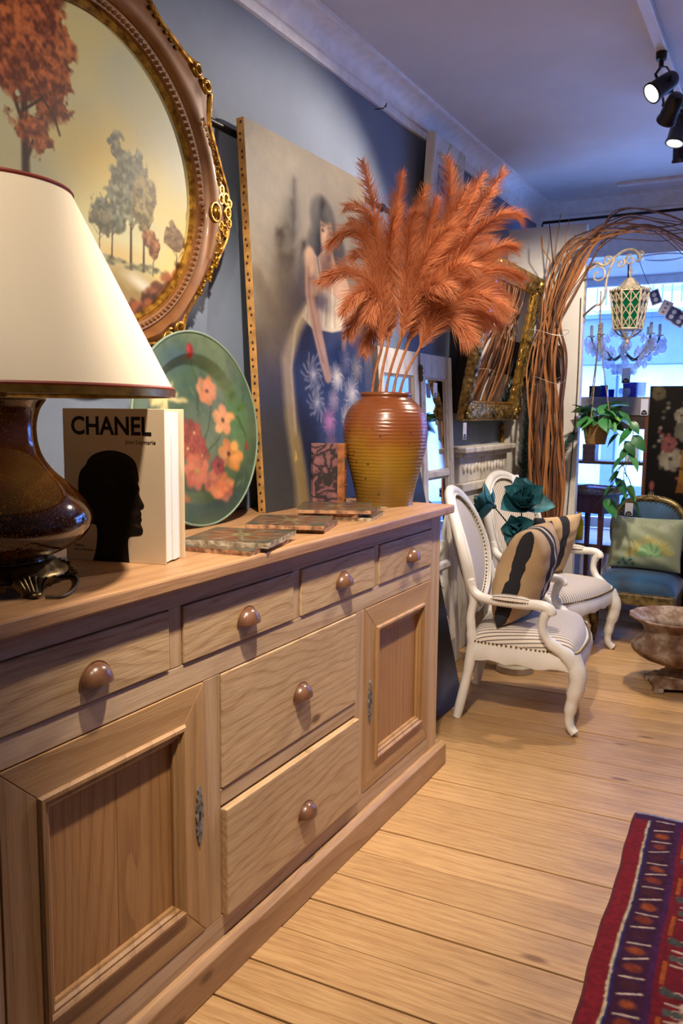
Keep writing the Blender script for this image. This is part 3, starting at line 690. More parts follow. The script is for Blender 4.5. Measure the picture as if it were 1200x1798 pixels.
rim_m = plain('plate_rim_green', '#7f9684', .25, var=.1)
ed = [tuple(Pp[-1, j]) for j in range(na)]; MB().tube(ed, .0035, 6, closed=True).build('rim', rim_m, plate, smooth=True)
Pb = Pp.copy(); Pb[..., 0] -= .008; me = grid_mesh('back', Pb, colr*0+.35, closed_u=True); put('back', me, painted('plate_back', .5), plate)
sx_ = atx(333, 910, -1.444)-pl_c
MB().box((sx_[0]-.004, sx_[1], sx_[2]+.004), (.002, .030, .016), (0.1, 0, 0)).build('price_sticker', plain('sticker_white', '#eceaf0', .6, var=.02), plate, label='small white price sticker')

# ================================================================== oval landscape in a gilt frame
OC = np.array([WX+.052, 1.556, 1.864]); OA, OB_ = .40, .366
of = thing('oval_landscape', 'oval autumn landscape painting in a carved brown and gilt frame', 'painting', (WX+.01, 1.556, 1.40))
def smoothpoly(a): return a
right = [(.0, .500), (.10, .492), (.16, .478), (.21, .464), (.255, .430), (.315, .402), (.375, .372), (.408, .366), (.424, .346), (.430, .338), (.455, .340), (.465, .322), (.461, .235), (.485, .180), (.52, .11), (.545, .06), (.553, 0), (.545, -.06), (.520, -.105), (.492, -.145), (.435, -.21), (.38, -.27), (.345, -.318), (.325, -.358), (.298, -.372), (.272, -.360), (.252, -.382), (.235, -.408), (.18, -.412), (.12, -.440), (.06, -.462), (0, -.470)]
outl = right+[(-a, b) for a, b in right[::-1][1:-1]]
outl = np.array(spline(outl+[outl[0]], 4)[:-1])
NA = 240; angs = np.linspace(0, 2*PI, NA, endpoint=False)
oth = np.arctan2(outl[:, 1], outl[:, 0]); orr = np.hypot(outl[:, 0], outl[:, 1]); o_ = np.argsort(oth)
outr = np.interp(angs, np.concatenate([oth[o_]-2*PI, oth[o_], oth[o_]+2*PI]), np.concatenate([orr[o_]]*3))
inr = 1/np.sqrt((np.cos(angs)/OA)**2+(np.sin(angs)/OB_)**2)
brown_gilt = plain('frame_brown_gilt', '#6d4318', .48, metal=.1, var=.25, nscale=14, bump=.08, coat=.06, c2='#5c3512'); gold_m = plain('frame_gold', '#c08f36', .28, metal=.75, var=.35, nscale=45, bump=.12, c2='#6a4312')
def loft(profile):  # (t across 0 inner..1 outer or absolute add, x)
    m = MB(); vs = []
    for (mode, t, x) in profile:
        for j in range(NA):
            r = inr[j]+t if mode == 'i' else (outr[j]+t if mode == 'o' else inr[j]+.05+(outr[j]-inr[j]-.05)*t)
            vs.append((OC[0]+x, OC[1]+r*math.cos(angs[j]), OC[2]+r*math.sin(angs[j])))
    n = len(profile)
    return m.add(vs, [(i*NA+j, i*NA+(j+1) % NA, (i+1)*NA+(j+1) % NA, (i+1)*NA+j) for i in range(n-1) for j in range(NA)])
loft([('i', -.006, -.004), ('i', -.006, .010), ('i', .004, .016), ('i', .010, .012), ('i', .012, .012)]).build('inner_bead', gold_m, of, w=True, smooth=40)
loft([('i', .011, .010), ('i', .014, .020), ('i', .034, .024), ('i', .040, .018), ('i', .044, .026), ('m', .02, .034), ('m', .2, .040), ('m', .5, .036), ('m', .8, .026), ('o', -.014, .026)]).build('moulding', brown_gilt, of, w=True, smooth=40)
loft([('o', -.015, .024), ('o', -.011, .032), ('o', -.004, .033), ('o', .0, .026), ('o', -.002, -.024)]).build('gilt_edge', gold_m, of, w=True, smooth=40)
bm = MB()
for j in range(150):
    a = 2*PI*j/150; r = 1/math.sqrt((math.cos(a)/OA)**2+(math.sin(a)/OB_)**2)+.024
    bm.ball((OC[0]+.024, OC[1]+r*math.cos(a), OC[2]+r*math.sin(a)), (.004, .0058, .0058), 6, 4)
tag(bm.build('carved_beading', brown_gilt, of, w=True, smooth=True), kind='stuff')
def scroll(cy, cz, r, a0, turns, sg, lead=None, x=.030):
    pts = []
    for i in range(26):
        t = i/25.; a = a0+sg*turns*2*PI*t; rr = r*(1-.78*t); pts.append((OC[0]+x+.006*t, OC[1]+cy+rr*math.cos(a), OC[2]+cz+rr*math.sin(a)))
    if lead: pts = [(OC[0]+x-.004, OC[1]+a, OC[2]+b) for a, b in lead]+pts
    return MB().tube(pts, [.0045+.003*math.sin(PI*min(1, i/(len(pts)-1)))+(.003 if i == len(pts)-1 else 0) for i in range(len(pts))], 8)
for my in (1, -1):
    for (cy, cz, r, a0, tn, sg, lead) in ((.398, .352, .020, .9, 1.1, 1, [(.30, .404), (.36, .378)]), (.440, .322, .020, 1.2, 1.1, 1, [(.462, .25), (.466, .31)]),
                                          (.305, -.352, .022, -.6, 1.1, -1, [(.40, -.25), (.345, -.31)]), (.262, -.388, .020, 2.4, 1.1, -1, [(.20, -.408), (.235, -.404)])):
        ld = [(my*a, b) for a, b in lead]; scroll(my*cy, cz, r, a0 if my == 1 else PI-a0, tn, sg*my, ld).build('scroll', gold_m, of, w=True, smooth=True)
    ct = MB(); cyc = .498
    ct.ball((OC[0]+.042, OC[1]+my*(cyc-.035), OC[2]-.012), (.012, .013, .017), 12, 8)
    for (a, b, r) in ((.03, .0, .012), (.02, .036, .012), (.015, -.055, .012), (.0, .058, .009), (-.02, -.078, .009), (.035, -.03, .009), (.038, .026, .008), (-.004, .03, .010), (-.004, -.045, .010)):
        ct.grid(lambda u, v: (OC[0]+.036+.004*math.sin(2*PI*v), OC[1]+my*(cyc+a+(r+.0045*math.cos(2*PI*v))*math.cos(2*PI*u)), OC[2]+b+(r*1.3+.0045*math.cos(2*PI*v))*math.sin(2*PI*u)), 12, 6, True, True)
        ct.ball((OC[0]+.036, OC[1]+my*(cyc+a), OC[2]+b), (.006, r*.5, r*.6), 6, 5)
    ct.grid(lambda u, v: (OC[0]+.040+.005*math.sin(2*PI*v), OC[1]+my*(cyc-.035+(.022+.004*math.cos(2*PI*v))*math.cos(2*PI*u)), OC[2]-.012+(.026+.004*math.cos(2*PI*v))*math.sin(2*PI*u)), 18, 6, True, True)
    ct.build('cartouche', gold_m, of, w=True, smooth=True)
    gar = MB()
    for sgn in (1, -1):   # flower garlands trailing away from the cartouche
        for i in range(11):
            t = i/10.; a, b = cyc-.012-.075*t*t-(.02 if sgn < 0 else 0)*t, sgn*(.085+.145*t)-.012
            gar.ball((OC[0]+.036, OC[1]+my*(a+.008*math.sin(i*2.1)), OC[2]+b), (.007, .0085*(1-.5*t), .0095*(1-.4*t)), 7, 5)
            if i % 3 == 1:
                for q in range(5): gar.ball((OC[0]+.037, OC[1]+my*(a+.010*math.cos(q*1.257)), OC[2]+b+.010*math.sin(q*1.257)), (.005, .006, .006), 6, 4)
        for i in range(6): gar.ball((OC[0]+.036, OC[1]+my*(.20+.02*i), OC[2]+.435-.012*i), (.006, .009, .007), 6, 4)
    tag(gar.build('garland', gold_m, of, w=True, smooth=True), kind='stuff')
# the painting itself
pc = PC(420, 385, (190, 190, 160))
pc.mix(np.clip(1-pc.V*1.1, 0, 1)*.5, (214, 190, 120)); n1 = pc.noise(3, 4, 11)
pc.mix(np.clip((n1-.45)*3, 0, 1)*.65, (222, 196, 116)); pc.mix(np.clip((.5-n1)*3, 0, 1)*.6, (160, 172, 170)); pc.blob(.55, .55, .3, .22, (226, 194, 104), soft=1., alpha=.75, rag=.3, rn=4); pc.blob(.8, .8, .3, .25, (176, 182, 172), soft=1., alpha=.7, rag=.2, rn=5)
pc.blob(.5, .05, .7, .21, (138, 118, 80), soft=.5, rag=.15); pc.blob(.62, .25, .24, .05, (188, 164, 116), soft=1.); pc.blob(.74, .16, .13, .034, (196, 190, 180), ang=-.3, soft=.8)
def foliage(u, v, ru, rv, c1, c2, seed, dens=1.):
    dx = (pc.U-u)*pc.asp/ru; dy = (pc.V-v)/rv; d = np.sqrt(dx*dx+dy*dy); n = pc.noise(34, 3, seed); n2 = pc.noise(60, 2, seed+50); n0 = pc.noise(9, 2, seed+90)
    msk = np.clip(((1-d)*1.5*dens+(n-.5)*2.6+(n0-.5)*2.2)*4, 0, 1)*np.clip((1.25-d)*5, 0, 1)
    t = np.clip(.45+.45*dy*.6+(n2-.5)*1.9, 0, 1)[..., None]; colr_ = (np.array(c1)*(1-t)+np.array(c2)*t)/255.
    pc.a = pc.a*(1-msk[..., None]*.94)+colr_*msk[..., None]*.94
def tree(u, v, h, wd, c1, c2, seed, trunk=(62, 44, 34)):
    pc.stroke([(u, v), (u+.006, v+h*.5), (u-.004, v+h*.8)], h*.022, trunk, soft=.6, w2=h*.008)
    for q in range(4): pc.stroke([(u, v+h*(.30+.1*q)), (u+(-1)**q*wd*.35, v+h*(.52+.11*q))], h*.009, trunk, soft=.7)
    r = np.random.default_rng(seed)
    for q in range(5): foliage(u+(r.random()-.5)*wd*.7, v+h*(.5+.42*r.random()), wd*.36, h*.17, c1, c2, seed*10+q)
    foliage(u, v+h*.68, wd*.4, h*.26, c1, c2, seed*10+7)
G1, G2, R1, R2 = (72, 74, 62), (142, 146, 128), (92, 42, 26), (196, 112, 66)
tree(.60, .23, .24, .13, G1, (120, 128, 118), 3); tree(.545, .23, .17, .10, G1, (128, 120, 100), 4); tree(.685, .21, .40, .15, G1, G2, 5); tree(.745, .21, .34, .12, (84, 76, 54), (156, 142, 100), 6); tree(.79, .20, .15, .07, (84, 52, 36), (168, 116, 76), 7); tree(.91, .22, .18, .11, (88, 66, 48), (150, 120, 86), 8)
for q in range(40): pc.blob(.5+.34*rng.random(), .205+.03*rng.random(), .022, .010, mixc((66, 66, 50), (130, 134, 118), rng.random()), soft=.8, alpha=.8)
for q in range(110):
    u = .66+.31*rng.random(); pc.blob(u, .01+.72*(u-.58)*rng.random()**.7, .034, .020, mixc((52, 32, 24), (150, 84, 52), rng.random()**1.5), ang=rng.random()*3, soft=.6, alpha=.9)
tree(.27, .1, 1.15, .30, R1, R2, 9, (54, 36, 28))
for q, (u, v, w_, h_) in enumerate(((.37, .84, .10, .09), (.35, .70, .12, .09), (.31, .93, .12, .08), (.31, .55, .07, .07), (.26, .76, .12, .12), (.40, .73, .06, .05))): foliage(u, v, w_, h_, R1, R2, 200+q, 1.2)
pc.stroke([(.27, .60), (.34, .66), (.38, .62), (.40, .57)], .006, (54, 34, 26), soft=.6)
nu, nv = 330, 300; U, V = np.meshgrid(np.linspace(0, 1, nu), np.linspace(0, 1, nv))
a_ = (U-.5)*2; b_ = (V-.5)*2
# square-to-disc map keeps the grid inside the oval
dx_ = a_*np.sqrt(1-b_*b_/2); dz_ = b_*np.sqrt(1-a_*a_/2)
P = np.stack([np.full_like(U, OC[0]+.002), OC[1]+dx_*(OA+.004), OC[2]+dz_*(OB_+.004)], -1)
me = grid_mesh('painted_canvas', P-np.array(of.location), pc.sample(.5+dx_/2, .5+dz_/2)*np.array([.72, .72, .66])); put('painted_canvas', me, painted('oil_paint_soft', .42, coat=.15, bump=.12, bscale=220), of)
m = MB().grid(lambda u, v: (OC[0]-.006-.0*v, OC[1]+v*(OA+.01)*math.cos(2*PI*u), OC[2]+v*(OB_+.01)*math.sin(2*PI*u)), 48, 2, cu=True); m.build('backing', brown_gilt, of, w=True)
MB().bb((WX-.002, 1.54, 2.20), (OC[0]+.0, 1.572, 2.23)).build('hanger', blk_m, of, w=True)

# ================================================================== unframed canvas with a seated woman
A0 = np.array([-1.466, 2.213, ZT+.001]); TOPX = -1.546
cvw, cvz = .815, 1.215
lean = math.atan2(A0[0]-TOPX, cvz)
cv = thing('figure_canvas', 'tall unframed canvas of a woman in white above blue flowers', 'painting', A0, rot=(0, -lean, 0))
CH = math.hypot(cvz, A0[0]-TOPX)
pc = PC(240, 360, (104, 98, 92))
nz = pc.noise(5, 4, 21); pc.mix(np.clip((pc.noise(14, 4, 23)-.45)*3, 0, 1)*.35, (146, 136, 124)); pc.mix(np.clip((nz-.4)*2.5, 0, 1)*.6, (134, 124, 114)); pc.mix(np.clip((.45-nz)*3, 0, 1)*.5, (84, 78, 76)); pc.mix(np.clip((.62-pc.V)*3.2, 0, 1)*.75, (62, 54, 54)); pc.mix(np.clip((.42-pc.V)*8, 0, 1)*.75, (54, 60, 76))
pc.mix(np.clip((.16-pc.V)*8, 0, 1)*.6, (66, 70, 78)); pc.blob(.45, .55, .18, .12, (58, 48, 46), soft=1., alpha=.7)
US_ = pc.U.copy(); pc.U = pc.U+.085
# dark hollow of the dress and the flowers' ground
pc.poly([(.36, .50), (.30, .40), (.33, .2), (.38, 0), (1, 0), (1, .5), (.8, .56), (.5, .52)], (38, 42, 66)); pc.blob(.72, .30, .30, .17, (44, 56, 92), soft=1., alpha=.8, rag=.15)
pc.stroke([(.52, .57), (.40, .50), (.30, .40), (.31, .25), (.36, .08), (.37, 0)], .030, (142, 130, 110), soft=.7, w2=.055); pc.stroke([(.48, .56), (.38, .49), (.33, .38), (.34, .2)], .010, (172, 160, 138), soft=1.); pc.stroke([(.34, .18), (.39, .0)], .035, (140, 124, 92), soft=.8)
pc.blob(.66, .825, .085, .075, (40, 34, 32), soft=.3); pc.blob(.58, .74, .05, .07, (40, 34, 32), soft=.5); pc.blob(.80, .73, .05, .09, (42, 36, 34), soft=.5)
pc.blob(.685, .785, .050, .062, (190, 156, 132), soft=.25); pc.blob(.67, .835, .06, .026, (42, 35, 33), ang=-.2, soft=.5); pc.stroke([(.62, .83), (.612, .76)], .014, (42, 35, 33)); pc.stroke([(.755, .82), (.765, .75)], .014, (42, 35, 33))
for eu in (.655, .725): pc.blob(eu, .792, .012, .005, (46, 34, 30), soft=.6); pc.stroke([(eu-.022, .806), (eu+.02, .808)], .0035, (66, 48, 40), soft=1.)
pc.stroke([(.690, .79), (.686, .766), (.698, .762)], .004, (150, 112, 94), soft=1.); pc.stroke([(.67, .746), (.71, .746)], .0042, (146, 82, 74), soft=.8); pc.blob(.72, .765, .018, .02, (170, 132, 110), soft=1., alpha=.6)
SK, SK2 = (178, 146, 124), (142, 110, 94); pc.blob(.725, .785, .028, .05, (150, 118, 100), soft=1., alpha=.55); pc.blob(.655, .77, .014, .012, (196, 146, 124), soft=1., alpha=.7)
pc.poly([(.645, .735), (.735, .735), (.76, .70), (.86, .67), (.90, .62), (.84, .56), (.62, .56), (.55, .62), (.52, .69), (.60, .712)], SK); pc.stroke([(.70, .72), (.72, .66)], .02, SK2, soft=1., alpha=.6)
pc.poly([(.52, .70), (.585, .715), (.60, .66), (.66, .62), (.78, .60), (.87, .62), (.90, .58), (.86, .52), (.70, .50), (.52, .50), (.44, .53), (.54, .60)], (186, 176, 158))
for q in range(14): a = .50+.027*q; pc.stroke([(a, .60+.03*math.sin(q)), (a-.02, .515)], .006, mixc((150, 138, 118), (222, 214, 198), q % 3/2.), soft=1., alpha=.8)
for q in range(4): pc.stroke([(.56+.016*q, .71), (.60+.012*q, .61)], .005, mixc((150, 140, 126), (214, 206, 194), q % 2), soft=1.)
pc.stroke([(.535, .70), (.522, .60), (.56, .50), (.61, .41), (.635, .37)], .040, SK, soft=.35, w2=.026); pc.stroke([(.515, .67), (.508, .59), (.545, .50), (.60, .41)], .007, SK2, soft=1.)
pc.stroke([(.83, .58), (.82, .52), (.80, .46)], .028, SK2, soft=.6, w2=.02); pc.blob(.64, .362, .018, .014, SK, soft=.5); pc.stroke([(.74, .57), (.85, .60), (.80, .545)], .012, (210, 200, 182), soft=.8)
for (u, v, r, c, kind) in ((.51, .37, .065, (190, 190, 200), 1), (.53, .29, .055, (182, 184, 200), 1), (.72, .37, .045, (208, 202, 204), 0), (.86, .32, .055, (170, 166, 172), 0), (.80, .25, .042, (150, 140, 136), 0), (.63, .235, .045, (150, 84, 140), 0), (.68, .30, .036, (112, 96, 120), 0), (.64, .16, .04, (96, 50, 66), 0), (.84, .20, .035, (176, 164, 140), 0), (.92, .40, .045, (120, 110, 96), 0), (.80, .42, .04, (110, 108, 132), 0), (.93, .26, .04, (136, 124, 80), 0)):
    for q in range(34 if not kind else 16):
        a = q*2*PI/(34 if not kind else 16)+.3; rr = r*(.75+.4*((q*7) % 5)/5.)
        e = (u+math.cos(a)*rr/pc.asp, v+math.sin(a)*rr); md = (u+math.cos(a+.3)*rr*.6/pc.asp, v+math.sin(a+.3)*rr*.6)
        pc.stroke([(u, v), md, e], .004 if not kind else .0045, mixc(c, (255, 255, 255) if q % 3 == 0 else (90, 90, 120), .22), soft=.9, alpha=.75)
pc.stroke([(.33, .155), (.34, .135), (.325, .13), (.335, .15)], .004, (206, 180, 110), soft=.8)
pc.U = US_; pc.blur(1); sc_ = pc.noise(60, 2, 5); pc.a *= (1+.08*(sc_-.5))[..., None]
nu, nv = 220, 330; U, V = np.meshgrid(np.linspace(0, 1, nu), np.linspace(0, 1, nv))
P = np.stack([np.full_like(U, .0022), U*cvw, V*CH], -1)
me = grid_mesh('painted_face', P, pc.sample(U, V)*np.array([1.06, 1.02, .88])); put('painted_face', me, painted('oil_paint_glossy', .5, coat=.06, bump=.25, bscale=160), cv)
tape_m = plain('canvas_tape_tan', '#b98a4a', .6, var=.2, nscale=30)
MB().bb((-.026, 0, 0), (.0018, cvw, CH)).build('stretcher', tape_m, cv, bevel=.0015)
m = MB()
for i in range(46):
    z = .012+(CH-.03)*i/45+.004*math.sin(i*3.1); m.ball((-.012+.003*math.sin(i*1.7), -.0008, z), (.0042, .0022, .0048), 7, 5)
tag(m.build('tack_heads', plain('rusty_tack', '#5a3320', .6, metal=.3, var=.3), cv, smooth=True), kind='stuff')
# ================================================================== old patterned tiles lying in three piles
tile_edge = plain('tile_edge_clay', '#b98d68', .8, var=.4, nscale=60, bump=.4, c2='#6d5240'); pale_edge = plain('tile_edge_pale', '#cfc0a6', .8, var=.4, nscale=60, bump=.4, c2='#8a765d')
def tile_pic(seed):
    q = PC(90, 90, (92, 74, 58)); n = q.noise(8, 4, seed); q.mix(np.clip((n-.45)*3, 0, 1)*.5, (118, 104, 84))
    for k in range(8):
        a = k*PI/4; q.blob(.5+.27*math.cos(a), .5+.27*math.sin(a), .15, .07, (104, 62, 38), ang=a, soft=.3, alpha=.85); q.stroke([(.5, .5), (.5+.45*math.cos(a+.39), .5+.45*math.sin(a+.39))], .012, (128, 124, 100), soft=.6)
    for k in range(4): a = PI/4+k*PI/2; q.blob(.5+.62*math.cos(a), .5+.62*math.sin(a), .16, .16, (70, 76, 66), soft=.3)
    q.blob(.5, .5, .12, .12, (132, 120, 78), soft=.3); q.blob(.5, .5, .06, .06, (90, 80, 52), soft=.4); m = q.noise(30, 2, seed+3); q.mix(np.clip((m-.6)*5, 0, 1)*.6, (52, 42, 36)); return q
tile_face = painted('tile_glaze', .3, coat=.3, bump=.2, bscale=90)
def tile(c, rz, z, sz, th, label, seed, edge, tx=0., ty=0.):
    t = thing('patterned_tile', label, 'tile', (c[0], c[1], z), rot=(tx, ty, rz), group='old patterned tiles on the sideboard')
    h = sz/2; r = np.random.default_rng(seed); m = MB(); nn = 14; out = []
    for k in range(4):
        for i in range(nn):
            f = -h+2*h*i/nn; a = PI/2*k; x, y = h-.0025*r.random(), f; out.append((x*math.cos(a)-y*math.sin(a), x*math.sin(a)+y*math.cos(a)))
    m.prism(out, lambda x, y: (x*.99, y*.99, 0), lambda x, y: (x, y, th)); m.build('clay_body', edge, t, smooth=20)
    U, V = np.meshgrid(np.linspace(-.985, .985, 50), np.linspace(-.985, .985, 50)); P = np.stack([U*h, V*h, np.full_like(U, th+.0006)], -1)
    me = grid_mesh('glazed_face', P, tile_pic(seed).sample(U*.5+.5, V*.5+.5)); put('glazed_face', me, tile_face, t)
tile((-1.165, 1.615), .12, ZT, .205, .011, 'lower tile under the flower tile beside the art book', 1, tile_edge)
tile((-1.166, 1.655), .26, ZT+.0115, .215, .013, 'top brown flower tile with a chipped white edge beside the art book', 2, pale_edge)
tile((-1.20, 1.985), .30, ZT, .185, .011, 'lower tile of the middle pile before the figure canvas', 3, tile_edge)
tile((-1.215, 1.962), .40, ZT+.0115, .215, .012, 'top dark tile of the middle pile before the figure canvas', 4, tile_edge)
tile((-1.205, 2.285), .25, ZT, .195, .010, 'lowest pale-edged tile in the pile of three', 5, pale_edge)
tile((-1.235, 2.285), .10, ZT+.0105, .20, .011, 'middle tile in the pile of three', 6, tile_edge)
tile((-1.238, 2.262), .46, ZT+.022, .225, .011, 'topmost dark tile on the pile of three', 7, tile_edge)

# ================================================================== old half-leather book
ob = thing('antique_book', 'antique book with purple marbled boards and a tan leather spine', 'book', (-1.374, 2.562, ZT), math.radians(38))
k = N('marbled_paper'); k.set(Roughness=.6); vo = k.n('ShaderNodeTexVoronoi', feature='DISTANCE_TO_EDGE', i_Scale=22.); n1 = k.n('ShaderNodeTexNoise', i_Scale=14., i_Detail=3.); v = k.coord(rand=False); k.l(v, n1.inputs['Vector'])
k.l(k.mixrgb(.12, v, n1.outputs['Color'], 'ADD'), vo.inputs['Vector']); k.l(k.ramp(vo.outputs[0], [(.0, lin('#1d1416')), (.08, lin('#2d1d20')), (.16, lin('#6d4448')), (.4, lin('#83585a'))]).outputs[0], k.b.inputs['Base Color']); marb = k.m
leather = plain('tan_leather', '#a8683a', .5, var=.3, nscale=30, bump=.15); oldpage = plain('old_pages', '#cdb892', .8, var=.15, nscale=80)
bw, bh, bt = .112, .215, .040
MB().bb((-bw+.012, -bt+.004, .004), (-.002, -.004, bh-.004)).build('page_block', oldpage, ob)
for y0, y1 in ((-bt, -bt+.004), (-.004, 0)):
    MB().bb((-bw, y0, 0), (-.026, y1, bh)).build('board', marb, ob, bevel=.001); MB().bb((-.026, y0-.0004 if y0 < -.01 else y0, 0), (-.001, y1+(.0004 if y0 > -.01 else 0), bh)).build('leather_edge', leather, ob, bevel=.0008)
MB().grid(lambda u, v: (-.002+.011*math.sin(u*PI), -bt+bt*u, bh*v), 10, 2).build('spine', leather, ob, smooth=True)
MB().grid(lambda u, v: (-.0012+.011*math.sin(u*PI), -bt+bt*u, bh*(.66+.11*v)), 10, 2).build('spine_label', plain('label_grey', '#4a4744', .5), ob, smooth=True)
for zz in (.12, .34, .56, .86): MB().tube([(-.001+.0115*math.sin(u*PI), -bt+bt*u, bh*zz) for u in np.linspace(.03, .97, 9)], .0016, 5).build('raised_band', leather, ob, smooth=True)

# ================================================================== stoneware jar
JA = np.array([-1.300, 2.640, ZT]); JA = np.array([-1.262, 2.665, ZT])
jar = thing('stoneware_jar', 'big ochre and rust stoneware jar on the sideboard end', 'jar', JA)
k = N('ochre_stoneware'); k.set(Roughness=.3); k.b.inputs['Coat Weight'].default_value = .35; k.b.inputs['Coat Roughness'].default_value = .2
tc = k.n('ShaderNodeTexCoord'); sx = k.n('ShaderNodeSeparateXYZ'); k.l(tc.outputs['Object'], sx.inputs[0]); no = k.n('ShaderNodeTexNoise', i_Scale=7., i_Detail=4.); k.l(tc.outputs['Object'], no.inputs['Vector'])
ad = k.n('ShaderNodeMath', operation='MULTIPLY_ADD'); ad.inputs[1].default_value = .24; k.l(no.outputs[0], ad.inputs[0]); k.l(sx.outputs['Z'], ad.inputs[2])
mr = k.n('ShaderNodeMapRange'); mr.inputs['From Min'].default_value = -.07; mr.inputs['From Max'].default_value = .31; k.l(ad.outputs[0], mr.inputs['Value'])
rp = k.ramp(mr.outputs[0], [(0, lin('#6d4f18')), (.3, lin('#8f6d1c')), (.5, lin('#93681f')), (.62, lin('#85521f')), (.75, lin('#7b4320')), (1, lin('#6e3a20'))])
sp = k.n('ShaderNodeTexVoronoi', i_Scale=24.); k.l(tc.outputs['Object'], sp.inputs['Vector']); sr = k.ramp(sp.outputs['Distance'], [(.06, (1, 1, 1, 1)), (.13, (0, 0, 0, 1))])
k.l(k.mixrgb(sr.outputs[0], rp.outputs[0], lin('#3c220f')), k.b.inputs['Base Color'])
wv = k.n('ShaderNodeTexWave', bands_direction='Z', i_Scale=26., i_Distortion=1.5); k.l(tc.outputs['Object'], wv.inputs['Vector']); k.bump(wv.outputs['Fac'], .25, .004)
jp = [(0, 0), (.096, 0), (.099, .006), (.108, .06), (.124, .12), (.139, .18), (.148, .235), (.146, .285), (.134, .325), (.112, .352), (.094, .366), (.087, .374), (.090, .382), (.089, .390), (.082, .391), (.079, .380), (.09, .35), (.122, .318), (.137, .28), (.138, .235), (.129, .18), (.114, .12), (.098, .06), (.086, .022), (.03, .018), (0, .018)]
MB().lathe([tuple(p) for p in spline(jp, 3)], 56, tuple(JA)).build('body', k.m, jar, w=True, smooth=60)

# ================================================================== orange feather stems standing in the jar
k = N('orange_plume'); k.set(Roughness=.75); oi = k.n('ShaderNodeTexCoord'); no = k.n('ShaderNodeTexNoise', i_Scale=9.); k.l(oi.outputs['Object'], no.inputs['Vector'])
cr = k.ramp(no.outputs[0], [(.3, lin('#b46335')), (.7, lin('#dc9568'))]); k.l(cr.outputs[0], k.b.inputs['Base Color'])
tl = k.n('ShaderNodeBsdfTranslucent'); k.l(cr.outputs[0], tl.inputs[0]); mx = k.n('ShaderNodeMixShader'); mx.inputs[0].default_value = .35; k.l(k.b.outputs[0], mx.inputs[1]); k.l(tl.outputs[0], mx.inputs[2]); k.l(mx.outputs[0], k.out.inputs[0]); plume_m = k.m
stem_o = plain('plume_stem', '#a4673c', .6, var=.2, nscale=40)
VR = ROT[:, 0]; VU = -ROT[:, 1]; VF = ROT[:, 2]
def plume(path, nb, length, width, seed, droop=.35, name='plume', mat=None, parent=None, r0=.0022, flat=1.):
    """a feathery frond: spine tube plus hundreds of fine barbs as thin blades"""
    r = np.random.default_rng(seed); path = np.array(path); n = len(path)
    seg = np.linalg.norm(np.diff(path, axis=0), axis=1); cum = np.concatenate([[0], np.cumsum(seg)])/seg.sum()
    m = MB(); m.tube(path[::2] if n > 8 else path, [r0*(1-.8*t) for t in (cum[::2] if n > 8 else cum)], 5)
    t = r.random(nb)**.85; t = .06+.94*t
    P = np.stack([np.interp(t, cum, path[:, i]) for i in range(3)], 1); P2 = np.stack([np.interp(np.minimum(t+.02, 1.02), np.append(cum, 1.02), np.append(path[:, i], 2*path[-1, i]-path[-2, i] if False else path[-1, i]+(path[-1, i]-path[-2, i])*.3)) for i in range(3)], 1)
    T = P2-P; T /= np.linalg.norm(T, axis=1)[:, None]+1e-9
    rv = r.normal(size=(nb, 3)); rv[:, 1] *= flat; S = rv-T*(rv*T).sum(1)[:, None]; S /= np.linalg.norm(S, axis=1)[:, None]
    L = length*(.55+.6*r.random(nb))*np.clip(1.15-.75*t**3, .3, 1)*np.clip(t*5, .35, 1)
    ca = .42+.28*r.random(nb)
    D = T*(1-ca*.55)[:, None]+S*ca[:, None]; D /= np.linalg.norm(D, axis=1)[:, None]
    g = np.array([0, 0, -1.])
    Q1 = P+D*(L*.5)[:, None]+g*(L*droop*.12)[:, None]; Q2 = P+D*L[:, None]+g*(L*droop*.5)[:, None]+T*(L*.15)[:, None]
    Wd = np.cross(D, VF); Wd /= np.linalg.norm(Wd, axis=1)[:, None]+1e-9; w = width*(.6+.7*r.random(nb))[:, None]
    vs = np.stack([P-Wd*w, P+Wd*w, Q1-Wd*w*.8, Q1+Wd*w*.8, Q2], 1).reshape(-1, 3)
    b = len(m.v); m.v.extend(map(tuple, vs.tolist()))
    for i in range(nb):
        q = b+i*5; m.f.append((q, q+1, q+3, q+2)); m.f.append((q+2, q+3, q+4))
    m.mi.extend([0]*(2*nb))
    return m.build(name, mat, parent, w=True)
JM = JA+np.array([0, 0, .385])
def vp(px, py, dd=0.):   # point near the jar's own depth plane, dd metres further from the viewer
    d = ray(px, py); depth = float(np.dot(JM-EYE, VF))+dd; return EYE+d*depth/float(np.dot(d, VF))
